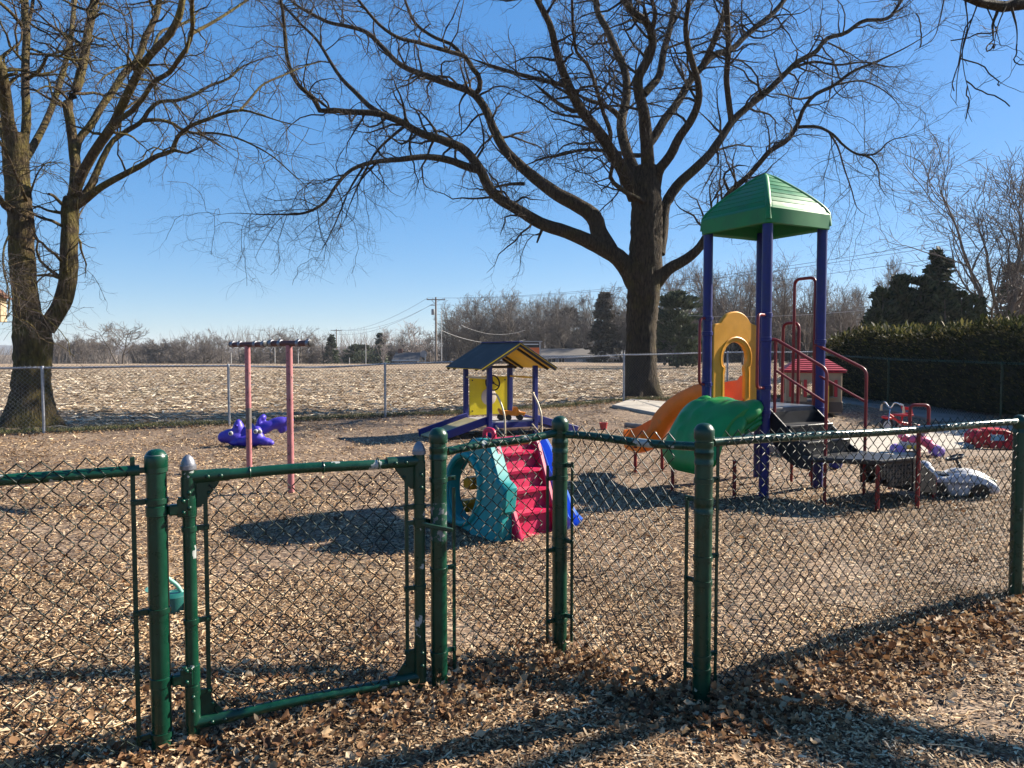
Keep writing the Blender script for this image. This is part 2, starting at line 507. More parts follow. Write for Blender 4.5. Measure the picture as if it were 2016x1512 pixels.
# the bare far ridge of hills
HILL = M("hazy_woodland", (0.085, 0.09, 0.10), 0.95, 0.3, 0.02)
def hills():
    n = 120
    x = np.linspace(-1600, 700, n)
    top = 9.0 + 3.0 * np.sin(x * 0.006 + 1) + 2.2 * np.sin(x * 0.017) + 1.2 * np.sin(x * 0.05) - 0.004 * np.clip(x, 0, 700)
    rows = [(950, np.full(n, -8.0)), (1080, top * 0.4 - 3), (1230, top), (1600, top * 0.9), (1900, np.full(n, -8.0))]
    v = np.concatenate([np.stack([x * (yy / 1230), np.full(n, yy), zz], axis=1) for yy, zz in rows])
    i = (np.arange(len(rows) - 1)[:, None] * n + np.arange(n - 1)[None, :]).ravel()
    o = np_mesh("hills", v, np.stack([i, i + 1, i + n + 1, i + n], axis=1), HILL); o["kind"] = "structure"
hills()
# country road past the field
ROAD = M("road_asphalt", (0.06, 0.06, 0.062), 0.9, 0.2, 3)
mb = MB()
for k in range(-30, 40):
    a, b = k * 5.0, k * 5.0 + 5
    mb.add([(a, 96, th(a, 96) + .03), (b, 96, th(b, 96) + .03), (b, 102.5, th(b, 102.5) + .03), (a, 102.5, th(a, 102.5) + .03)], [(0, 1, 2, 3)])
tag(mb.build("road", ROAD, smooth=False), kind="structure")

# concrete play slab and the shaded path by the hedge
CONCRETE = M("weathered_concrete", (0.36, 0.32, 0.265), 0.9, 0.16, 3, 0.25, 60, dirt=((0.22, 0.19, 0.15), .58, 2.2))
def slab(name, pts, z0, z1, mat):
    mb = MB()
    n = len(pts)
    base = [Vector((p.x, p.y, 0)) for p in pts]
    zz = [th(p.x, p.y) for p in pts]
    c = Vector((sum(p.x for p in base) / n, sum(p.y for p in base) / n, 0))
    lo = [Vector((p.x, p.y, z + z0)) for p, z in zip(base, zz)]
    ed = [Vector((p.x, p.y, z + z1 - .012)) for p, z in zip(base, zz)]
    hi = [Vector((p.x + (c.x - p.x) * .01, p.y + (c.y - p.y) * .01, z + z1)) for p, z in zip(base, zz)]
    mb.add(lo + ed + hi, [(i, (i + 1) % n, (i + 1) % n + n, i + n) for i in range(n)] + [(i + n, (i + 1) % n + n, (i + 1) % n + 2 * n, i + 2 * n) for i in range(n)] + [tuple(2 * n + i for i in range(n))])
    return tag(mb.build(name, mat, smooth=False), kind="structure")
slab("concrete_slab", [gnd(1205, 812), gnd(1378, 838), gnd(1500, 866), gnd(1605, 895), gnd(1745, 906), gnd(1985, 873), gnd(2060, 858), gnd(2050, 844), gnd(1850, 846), gnd(1740, 856), gnd(1640, 858), gnd(1520, 840), gnd(1400, 815), gnd(1240, 803)], -.1, .07, CONCRETE)
PATHC = M("shade_tinted_path_concrete", (.20, .185, .165), .9, .2, 3, .2, 60)  # hedge shade put into the colour: a darker copy of the slab's concrete
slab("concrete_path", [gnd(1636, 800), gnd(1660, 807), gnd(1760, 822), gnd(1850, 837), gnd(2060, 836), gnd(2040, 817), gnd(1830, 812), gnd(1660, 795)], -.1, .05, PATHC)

# ------------------------------------------------------------------ loose wood chips, leaves, stubble: real pieces, uncountable
def piece_mat(name, stops, rough=0.8, trans=0.0, patch=None):
    m, nt, p = new_mat(name); L = nt.links.new
    g = N(nt, "ShaderNodeNewGeometry")
    r = ramp(nt, stops, g.outputs["Random Per Island"])
    if patch:      # damp and bleached patches a few paces wide
        tc = N(nt, "ShaderNodeTexCoord"); pn = N(nt, "ShaderNodeTexNoise", Scale=patch, Detail=5.0, Roughness=.6); L(tc.outputs["Object"], pn.inputs["Vector"])
        pr = ramp(nt, [(.34, (.48, .44, .40)), (.5, (.92, .90, .88)), (.68, (1.18, 1.15, 1.08))], pn.outputs[0])
        pm = N(nt, "ShaderNodeMix", data_type='RGBA', blend_type='MULTIPLY'); pm.inputs[0].default_value = 1; L(r.outputs[0], pm.inputs[6]); L(pr.outputs[0], pm.inputs[7])
        L(pm.outputs[2], p.inputs["Base Color"])
    else: L(r.outputs[0], p.inputs["Base Color"])
    p.inputs["Roughness"].default_value = rough
    p.inputs["Specular IOR Level"].default_value = 0.2
    if trans:
        t = N(nt, "ShaderNodeBsdfTranslucent"); L(r.outputs[0], t.inputs[0])
        mx = N(nt, "ShaderNodeMixShader"); mx.inputs[0].default_value = trans
        L(p.outputs[0], mx.inputs[1]); L(t.outputs[0], mx.inputs[2])
        L(mx.outputs[0], nt.nodes["Material Output"].inputs[0])
    return m
CHIP = piece_mat("wood_chip", [(0, (0.04, 0.022, 0.012)), (0.2, (0.11, 0.062, 0.032)), (0.42, (0.265, 0.160, 0.082)), (0.66, (0.44, 0.295, 0.165)), (0.84, (0.57, 0.42, 0.26)), (1, (0.70, 0.57, 0.39))], patch=.75)
LEAF = piece_mat("dry_leaf", [(0, (0.07, 0.035, 0.02)), (0.3, (0.17, 0.085, 0.04)), (0.6, (0.29, 0.17, 0.085)), (0.85, (0.40, 0.28, 0.16)), (1, (0.52, 0.41, 0.28))], 0.7, 0.25)
STRAW = piece_mat("corn_stubble", [(0, (0.14, 0.095, 0.06)), (0.35, (0.30, 0.22, 0.14)), (0.7, (0.50, 0.41, 0.29)), (1, (0.72, 0.64, 0.50))])
GRASS = piece_mat("winter_grass", [(0, (0.05, 0.06, 0.02)), (0.5, (0.09, 0.11, 0.03)), (0.8, (0.20, 0.17, 0.08)), (1, (0.30, 0.24, 0.13))])
def strips(name, P, yaw, tilt, roll, length, width, bend, mat, taper=1.0, kind="stuff", flat=None):
    n = len(P)
    cy, sy = np.cos(yaw), np.sin(yaw)
    ct, st = np.cos(tilt), np.sin(tilt)
    ax = np.stack([cy * ct, sy * ct, st], axis=1)
    side0 = np.stack([-sy, cy, np.zeros(n)], axis=1)
    nrm0 = np.cross(ax, side0)
    cr, sr = np.cos(roll)[:, None], np.sin(roll)[:, None]
    side = side0 * cr + nrm0 * sr
    nrm = nrm0 * cr - side0 * sr
    hl, hw = length[:, None] / 2, width[:, None] / 2
    b = bend[:, None] * length[:, None]
    if flat is None: flat = np.zeros(n, bool)
    v = np.empty((n, 6, 3))
    v[:, 0] = P - ax * hl - side * hw * taper; v[:, 1] = P - ax * hl + side * hw * taper * .8
    v[:, 2] = P + nrm * b - side * hw; v[:, 3] = P + nrm * b + side * hw
    v[:, 4] = P + ax * hl - side * hw * taper * .7; v[:, 5] = P + ax * hl + side * hw * taper
    a = v[~flat]; b = v[flat][:, [0, 1, 4, 5]]          # small or distant pieces need no bend
    i = np.arange(len(a))[:, None] * 6; j = len(a) * 6 + np.arange(len(b))[:, None] * 4
    q = np.concatenate([i + np.array([[0, 2, 3, 1]]), i + np.array([[2, 4, 5, 3]]), j + np.array([[0, 2, 3, 1]])])
    o = np_mesh(name, np.concatenate([a.reshape(-1, 3), b.reshape(-1, 3)]), q, mat, smooth=False)
    o["kind"] = kind
    return o
def fan(n, y0, y1, margin=1.08, power=1.0, x0=None, x1=None):
    """points spread over the ground that the photograph shows between two distances"""
    y = y0 + (y1 - y0) * rng.random(n) ** power
    x = (rng.random(n) * 2 - 1) * 0.695 * margin * y + 0
    return x, y
def near_fence_y(x):
    return np.interp(x, [-3.0, -1.41, -.345, .2535, .857, 3.1, 5.0], [1.92, 2.9, 3.43, 3.87, 3.27, 4.5, 5.54])
def clear_of_slab(x, y):
    return ~((y > 10.9) & (x > np.interp(y, [10.9, 12, 13.5, 16, 17.5], [4.6, 4.2, 3.6, 2.6, 2.4])) & (y < np.interp(x, [2, 5, 6.5, 9, 12], [18.5, 16.5, 13.6, 14.4, 15])))
# even cover per square metre: draw y with density ~ y (the view widens), thinning with distance
def chips(): # counts thin out with distance
    out = []
    for (y0, y1, n, ls, ws) in ((1.9, 3.2, 54000, .031, .0075), (3.2, 5.0, 86000, .032, .008), (5.0, 8.0, 80000, .040, .0105), (8.0, 13.0, 48000, .056, .016), (13.0, 21.0, 32000, .075, .022)):
        y = np.sqrt(y0 ** 2 + (y1 ** 2 - y0 ** 2) * rng.random(n))
        x = (rng.random(n) * 2 - 1) * 0.74 * y
        cover = np.sin(x * 1.7 + 2 * np.sin(y * .9)) * np.sin(y * 2.1 + 1.5 * np.sin(x * 1.3)) + .5 * np.sin(x * 5.3 + y * 3.1) * np.sin(y * 4.7 - x * 2)
        k = inside(x, y) & clear_of_slab(x, y) & (rng.random(n) < np.clip(.85 + .6 * cover, .10, 1))
        x, y = x[k], y[k]; m = len(x)
        z = terrain(x, y) + 0.004 + rng.random(m) * 0.022
        out.append((np.stack([x, y, z], 1), rng.random(m) * 6.283, rng.normal(0, .26, m), rng.normal(0, .38, m), ls * (.35 + 1.1 * rng.random(m) ** 1.6), ws * (.5 + 1.0 * rng.random(m)), rng.normal(0, .05, m)))
    c = [np.concatenate([o[i] for o in out]) for i in range(7)]
    o = strips("wood_chips", *c, CHIP, taper=.7, flat=c[0][:, 1] > 4.4)
    tag(o, "tan and brown wood chips covering the playground", "wood chips")
chips()
def leaves():
    # drifts of curled leaves along the near fence, thinner elsewhere
    xs_, ys_ = [], []
    n = 8000
    x = rng.uniform(-2.4, 4.6, n); y = near_fence_y(x) + rng.normal(-.06, .16, n) - rng.random(n) ** 2 * .30
    w = 0.35 + 0.65 * sstep(-.9, .3, x)
    k = rng.random(n) < w
    xs_.append(x[k]); ys_.append(y[k])
    n = 1500
    y = np.sqrt(1.9 ** 2 + (9 ** 2 - 1.9 ** 2) * rng.random(n)); x = (rng.random(n) * 2 - 1) * .74 * y
    xs_.append(x); ys_.append(y)
    n = 1500   # left near corner is thick with leaves
    x = rng.uniform(-3.0, -.6, n); y = near_fence_y(x) + rng.normal(.1, .5, n)
    xs_.append(x); ys_.append(y)
    n = 3000  # against the far fence
    x = rng.uniform(-16, 9, n); y = np.interp(x, fx, fy) - np.abs(rng.normal(0, .5, n)) + .2
    xs_.append(x); ys_.append(y)
    x = np.concatenate(xs_); y = np.concatenate(ys_)
    m = len(x)
    pile = np.exp(-((y - near_fence_y(x) + .08) / .22) ** 2) * .07 * sstep(-1.0, .1, x)
    z = terrain(x, y) + .012 + rng.random(m) * (.03 + pile)
    S = .008 + .018 * rng.random(m) ** 1.6
    # leaf: 5 x 3 vertices, lobed outline, cupped and twisted
    u = np.array([-1, -.5, 0, .5, 1.0]); wdt = np.array([.12, .62, .55, .75, .1])
    V = np.zeros((m, 5, 3, 3))
    cup = rng.normal(.5, .5, m); curl = rng.normal(.4, .45, m); skew = rng.normal(0, .2, m)
    for i in range(5):
        for j, s in enumerate((-1, 0, 1)):
            V[:, i, j, 0] = u[i]; V[:, i, j, 1] = s * wdt[i] * (1 + rng.normal(0, .18, m)) + skew * u[i]
            V[:, i, j, 2] = cup * (s * wdt[i]) ** 2 * 1.6 + curl * u[i] ** 2 + rng.normal(0, .06, m)
    yaw = rng.random(m) * 6.283; tl = rng.normal(0, .35, m); rl = rng.normal(0, .4, m)
    cy, sy = np.cos(yaw), np.sin(yaw); zero = np.zeros(m); one = np.ones(m)
    Rz = np.stack([np.stack([cy, -sy, zero], 1), np.stack([sy, cy, zero], 1), np.stack([zero, zero, one], 1)], 1)
    ct, st = np.cos(tl), np.sin(tl)
    Ry = np.stack([np.stack([ct, zero, st], 1), np.stack([zero, one, zero], 1), np.stack([-st, zero, ct], 1)], 1)
    cr, sr = np.cos(rl), np.sin(rl)
    Rx = np.stack([np.stack([one, zero, zero], 1), np.stack([zero, cr, -sr], 1), np.stack([zero, sr, cr], 1)], 1)
    Rm = Rz @ Ry @ Rx
    W = np.einsum('nab,nijb->nija', Rm, V) * S[:, None, None, None] + np.stack([x, y, z], 1)[:, None, None, :]
    i0 = np.arange(m)[:, None] * 15
    fs = []
    for i in range(4):
        for j in range(2):
            a = i * 3 + j
            fs.append(i0 + np.array([[a, a + 1, a + 4, a + 3]]))
    o = np_mesh("fallen_leaves", W, np.concatenate(fs), LEAF, smooth=False)
    tag(o, "dry curled brown leaves drifted along the fences", "leaves", kind="stuff")
leaves()
def twigs_on_ground():
    n = 420
    y = np.sqrt(2.0 ** 2 + (6 ** 2 - 2.0 ** 2) * rng.random(n)); x = (rng.random(n) * 2 - 1) * .72 * y
    K = 5
    L_ = .05 + .16 * rng.random(n) ** 2
    yaw = rng.random(n) * 6.283
    P = np.zeros((n, K, 3)); P[:, 0] = np.stack([x, y, terrain(x, y) + .02 + .012 * rng.random(n)], 1)
    for i in range(1, K):
        yaw = yaw + rng.normal(0, .2, n)
        P[:, i] = P[:, i - 1] + np.stack([np.cos(yaw), np.sin(yaw), rng.normal(0, .06, n)], 1) * (L_ / (K - 1))[:, None]
    v, q = tubes_np(P, np.repeat((.0015 + .0025 * rng.random(n))[:, None], K, 1), 4)
    o = np_mesh("fallen_twigs", v, q, CHIP, kind="stuff")
    tag(o, "thin broken twigs lying among the wood chips", "twigs")
twigs_on_ground()
def stubble():
    n = 85000
    y = np.sqrt(13.0 ** 2 + (60 ** 2 - 13.0 ** 2) * rng.random(n) ** 1.5); x = (rng.random(n) * 2 - 1) * .74 * y
    k = ~inside(x, y) & (y > np.interp(x, fx, fy) + .8)
    x, y = x[k], y[k]; n = len(x)
    # rows of stubble run across the view
    y = y + .12 * np.sin(y * 2 * np.pi / .76)
    z = terrain(x, y) + .0 + rng.random(n) * .05
    o = strips("corn_stubble", np.stack([x, y, z], 1), rng.normal(.1, .75, n), rng.normal(0, .16, n), rng.normal(0, .5, n), .08 + .24 * rng.random(n) ** 1.4, .014 + .033 * rng.random(n), rng.normal(0, .06, n), STRAW, flat=y > 0)
    tag(o, "pale broken corn stubble strewn over the harvested field", "stubble")
    n = 26000
    x = rng.uniform(-16, 10, n); y = np.interp(x, fx, fy) + .15 + np.abs(rng.normal(0, .45, n))
    z = terrain(x, y) + .03
    o = strips("grass_strip", np.stack([x, y, z], 1), rng.random(n) * 6.28, rng.uniform(.5, 1.4, n), rng.random(n) * 6, .05 + .10 * rng.random(n), .008 + .006 * rng.random(n), rng.normal(0, .1, n), GRASS, taper=.5, flat=y > 0)
    tag(o, "short winter grass growing along the far fence", "grass")
stubble()
# ------------------------------------------------------------------ bark
def bark(name, dark, light, moss=None, scale=1.0, bumpy=1.0):
    m, nt, p = new_mat(name); L = nt.links.new
    tc = N(nt, "ShaderNodeTexCoord")
    mp = N(nt, "ShaderNodeMapping"); mp.inputs["Scale"].default_value = (14 * scale, 14 * scale, 3.2 * scale)
    L(tc.outputs["Object"], mp.inputs[0])
    vo = N(nt, "ShaderNodeTexVoronoi", feature='DISTANCE_TO_EDGE', Scale=1.0)
    ds = N(nt, "ShaderNodeTexNoise", Scale=1.6, Detail=5.0, Roughness=.65); L(mp.outputs[0], ds.inputs["Vector"])
    ad = N(nt, "ShaderNodeVectorMath", operation='ADD'); L(mp.outputs[0], ad.inputs[0]); L(ds.outputs["Color"], ad.inputs[1]); L(ad.outputs[0], vo.inputs["Vector"])
    no = N(nt, "ShaderNodeTexNoise", Scale=1.1, Detail=8.0, Roughness=.7); L(mp.outputs[0], no.inputs["Vector"])
    ht = N(nt, "ShaderNodeMath", operation='MULTIPLY_ADD'); L(vo.outputs[0], ht.inputs[0]); ht.inputs[1].default_value = .9; L(no.outputs[0], ht.inputs[2])
    r = ramp(nt, [(0.35, dark), (0.6, tuple((a + b) / 2 for a, b in zip(dark, light))), (0.95, light)], ht.outputs[0])
    out = r.outputs[0]
    if moss:
        mn = N(nt, "ShaderNodeTexNoise", Scale=1.7, Detail=6.0, Roughness=.7); L(tc.outputs["Object"], mn.inputs["Vector"])
        mr = ramp(nt, [(moss[1], (0, 0, 0)), (moss[1] + .2, (.8, .8, .8))], mn.outputs[0])
        mx = N(nt, "ShaderNodeMix", data_type='RGBA'); L(mr.outputs[0], mx.inputs[0]); L(out, mx.inputs[6])
        mc = ramp(nt, [(0.4, tuple(c * .45 for c in moss[0])), (0.9, moss[0])], ht.outputs[0]); L(mc.outputs[0], mx.inputs[7]); out = mx.outputs[2]
    L(out, p.inputs["Base Color"]); p.inputs["Roughness"].default_value = .92
    p.inputs["Specular IOR Level"].default_value = .2
    b = N(nt, "ShaderNodeBump", Strength=bumpy, Distance=.07); L(ht.outputs[0], b.inputs["Height"]); L(b.outputs[0], p.inputs["Normal"])
    return m
BARK_MOSS = bark("mossy_bark", (0.022, 0.015, 0.009), (0.130, 0.092, 0.052), ((0.17, 0.14, 0.034), .42))
BARK = bark("furrowed_bark", (0.013, 0.010, 0.007), (0.082, 0.060, 0.038), ((0.085, 0.070, 0.022), .50))
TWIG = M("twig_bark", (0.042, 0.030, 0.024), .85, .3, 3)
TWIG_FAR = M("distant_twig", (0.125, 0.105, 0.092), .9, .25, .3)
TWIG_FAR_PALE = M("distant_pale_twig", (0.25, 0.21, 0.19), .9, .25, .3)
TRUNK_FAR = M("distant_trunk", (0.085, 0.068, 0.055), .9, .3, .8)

def catmull(P, n):
    P = np.asarray(P, float)
    d = np.r_[0, np.cumsum(np.linalg.norm(np.diff(P[:, :3], axis=0), axis=1))]
    t = np.linspace(0, d[-1], n)
    m = np.gradient(P, d, axis=0) if len(P) > 2 else np.repeat((P[1:] - P[:1]) / d[-1], 2, 0)
    i = np.clip(np.searchsorted(d, t, side='right') - 1, 0, len(P) - 2)
    h = (d[i + 1] - d[i])[:, None]; s = ((t - d[i]) / (d[i + 1] - d[i]))[:, None]
    return (2 * s**3 - 3 * s**2 + 1) * P[i] + (s**3 - 2 * s**2 + s) * h * m[i] + (-2 * s**3 + 3 * s**2) * P[i + 1] + (s**3 - s**2) * h * m[i + 1]

def grow(par, prad, density, base_len, tmin=.15, tmax=1.0, ang=(35, 75), K=6, wig=.25, trop=(0, 0, .0), rr=.6, rcap=1.0, rmin=.002, fall=.5, minlen=.1, up_bias=0.0, g=rng):
    """children along every parent path, all at once"""
    Np, Kp, _ = par.shape
    seg = np.linalg.norm(np.diff(par, axis=1), axis=2); plen = seg.sum(1)
    cnt = np.maximum(1, (plen * (tmax - tmin) * density + g.random(Np)).astype(int))
    idx = np.repeat(np.arange(Np), cnt); n = len(idx)
    t = tmin + (tmax - tmin) * g.random(n)
    f = t * (Kp - 1); i = np.minimum(f.astype(int), Kp - 2); w = (f - i)[:, None]
    st = par[idx, i] * (1 - w) + par[idx, i + 1] * w
    tg = par[idx, i + 1] - par[idx, i]; tg /= np.linalg.norm(tg, axis=1, keepdims=True) + 1e-9
    r0 = prad[idx, i] * (1 - w[:, 0]) + prad[idx, i + 1] * w[:, 0]
    rv = g.normal(size=(n, 3)); rv[:, 2] += up_bias
    pe = rv - tg * (rv * tg).sum(1, keepdims=True); pe /= np.linalg.norm(pe, axis=1, keepdims=True) + 1e-9
    a = np.radians(g.uniform(ang[0], ang[1], n))[:, None]
    d = tg * np.cos(a) + pe * np.sin(a)
    ln = np.maximum(minlen, base_len * (.45 + .75 * g.random(n)) * (1 - fall * t))
    P = np.empty((n, K, 3)); P[:, 0] = st
    tr = np.asarray(trop, float)
    for k in range(1, K):
        d = d + g.normal(0, wig, (n, 3)) + tr * (k / K)
        d /= np.linalg.norm(d, axis=1, keepdims=True)
        P[:, k] = P[:, k - 1] + d * (ln / (K - 1))[:, None]
    rb = np.clip(r0 * rr, rmin, rcap)
    s = np.linspace(0, 1, K)[None, :]
    rad = rb[:, None] * (1 - s) + np.minimum(rmin, rb)[:, None] * .8 * s
    return P, rad

class Traced:
    """limbs surveyed from the photograph (pixel track + width), each with its own drift in depth"""
    def __init__(self, Y0):
        self.Y0, self.l = Y0, {}
    def limb(self, name, pts, w0, w1, slope=0.0, src=None, n=None, Yoff=0.0, ext=None):
        P = np.array(pts, float)
        d = np.r_[0, np.cumsum(np.hypot(*np.diff(P, axis=0).T))]
        off = Yoff
        if src:
            q = self.l[src]
            j = np.argmin(np.hypot(q["px"][:, 0] - P[0, 0], q["px"][:, 1] - P[0, 1]))
            off = q["Y"][j] - self.Y0
        wv = 1 + .25 * np.sin(d / 90.0 + len(self.l))
        Y = self.Y0 + off + slope * d + np.where(d > 0, .10 * np.sin(d / 70.0 + len(self.l) * 1.7) * np.minimum(1, d / 150), 0)
        W = w0 * (w1 / w0) ** (d / d[-1])
        X3 = np.array([at(p[0], p[1], y) for p, y in zip(P, Y)])
        rad = W / 2 * Y / FPX * (1.0 if name == 'trunk' else .84)
        n = n or max(8, int(d[-1] / 14))
        A = catmull(np.c_[X3, rad, P, Y], n)
        if name not in ("trunk", "stem", "A4", "B4", "s5c", "st") and ext is None:      # run out to a twig
            A[:, 3] *= np.interp(np.linspace(0, 1, n), [0, .72, 1], [1, 1, .12])
        q = {"pts": A[:, :3], "rad": np.maximum(A[:, 3], .003), "px": A[:, 4:6], "Y": A[:, 6]}
        if ext is not None:      # the limb goes on beyond the frame
            e = []
            p, r = q["pts"][-1].copy(), q["rad"][-1]
            dv = q["pts"][-1] - q["pts"][-4]; dv /= np.linalg.norm(dv)
            m = 12
            for k in range(m):
                dv = dv + rng.normal(0, .10, 3) + np.array([0, 0, .02]); dv /= np.linalg.norm(dv)
                p = p + dv * ext / m
                e.append(np.r_[p, max(.01, r * (1 - (k + 1) / (m + 1)))])
            e = np.array(e)
            q["pts"] = np.concatenate([q["pts"], e[:, :3]]); q["rad"] = np.concatenate([q["rad"], e[:, 3]])
            q["px"] = np.concatenate([q["px"], np.full((m, 2), -9999.)]); q["Y"] = np.concatenate([q["Y"], np.full(m, q["Y"][-1])])
        self.l[name] = q
        return q
def knobbly(pts, rad, ns, lump=.05, seed=0, flare=None, freq=3.0):
    """a limb with uneven, ridged surface"""
    g = np.random.default_rng(seed)
    K = len(pts)
    v, q = tubes_np(pts[None], rad[None], ns)
    v = v.reshape(K, ns, 3)
    th_ = np.arange(ns) / ns * 2 * np.pi
    s = np.linspace(0, 1, K)[:, None]
    rip = np.zeros((K, ns))
    for k in range(5):
        m_ = g.integers(2, 9); ph = g.random() * 6.28; fr = g.uniform(.5, 2.2) * freq
        rip += np.cos(m_ * th_[None] + ph + fr * 3 * s) * np.cos(fr * 6 * s + g.random() * 6) / 5
    rip += g.normal(0, .25, (K, ns))
    c = pts[:, None, :]
    dv = v - c
    k = 1 + lump * rip * 2
    if flare is not None: k = k * flare(s, th_)
    return (c + dv * k[:, :, None]).reshape(-1, 3), q
def build_tree(name, label, cat, T, base, bark_m, twig_m, lv, group=None, trunk=("trunk",), tseed=3):
    root = thing(name, label, cat, base, 0, group)
    off = np.array(base, float)
    for nm, q in T.l.items():
        is_t = nm in trunk
        ns = 30 if is_t else (14 if q["rad"].max() > .09 else 9)
        fl = None
        if is_t and nm == trunk[0]:
            lobes = np.random.default_rng(tseed).random(3) * 6.28
            fl = lambda s, t: 1 + np.exp(-s * 15) * (.34 + .30 * np.cos(3 * t[None] + lobes[0]) + .24 * np.cos(5 * t[None] + lobes[1]))
        v, f = knobbly(q["pts"] - off, q["rad"], ns, .055 if is_t else .05, abs(hash(nm)) % 1000 if False else sum(map(ord, nm)) % 997, fl)
        np_mesh("trunk" if is_t else "limb", v, f, bark_m, root)
    K = 18
    limbs = [q for nm, q in T.l.items() if nm != trunk[0]]
    par = np.array([np.stack([np.interp(np.linspace(0, 1, K), np.linspace(0, 1, len(q["pts"])), q["pts"][:, c]) for c in range(3)], 1) for q in limbs])
    prad = np.array([np.interp(np.linspace(0, 1, K), np.linspace(0, 1, len(q["rad"])), q["rad"]) for q in limbs])
    B1 = grow(par, prad, lv[0][0], lv[0][1], tmin=lv[0][2] if len(lv[0]) > 2 else .22, ang=(40, 80), K=9, wig=.30, trop=(0, 0, -.05), rr=.40, rcap=.042, rmin=.006, fall=.35)
    # the limbs' own tips carry on as branches
    B2 = grow(*B1, lv[1][0], lv[1][1], tmin=.12, ang=(30, 75), K=6, wig=.34, trop=(0, 0, -.06), rr=.5, rcap=.012, rmin=.0028, fall=.4)
    B3 = grow(*B2, lv[2][0], lv[2][1], tmin=.1, ang=(30, 70), K=4, wig=.34, trop=(0, 0, -.04), rr=.6, rcap=.0042, rmin=.0014, fall=.3)
    for nm, (P, r), ns in (("branches", B1, 5), ("branchlets", B2, 3), ("twigs", B3, 3)):
        v, f = tubes_np(P - off, r, ns)
        o = np_mesh(nm, v, f, twig_m if nm != "branches" else bark_m, root)
        o["kind"] = "stuff"
    return root

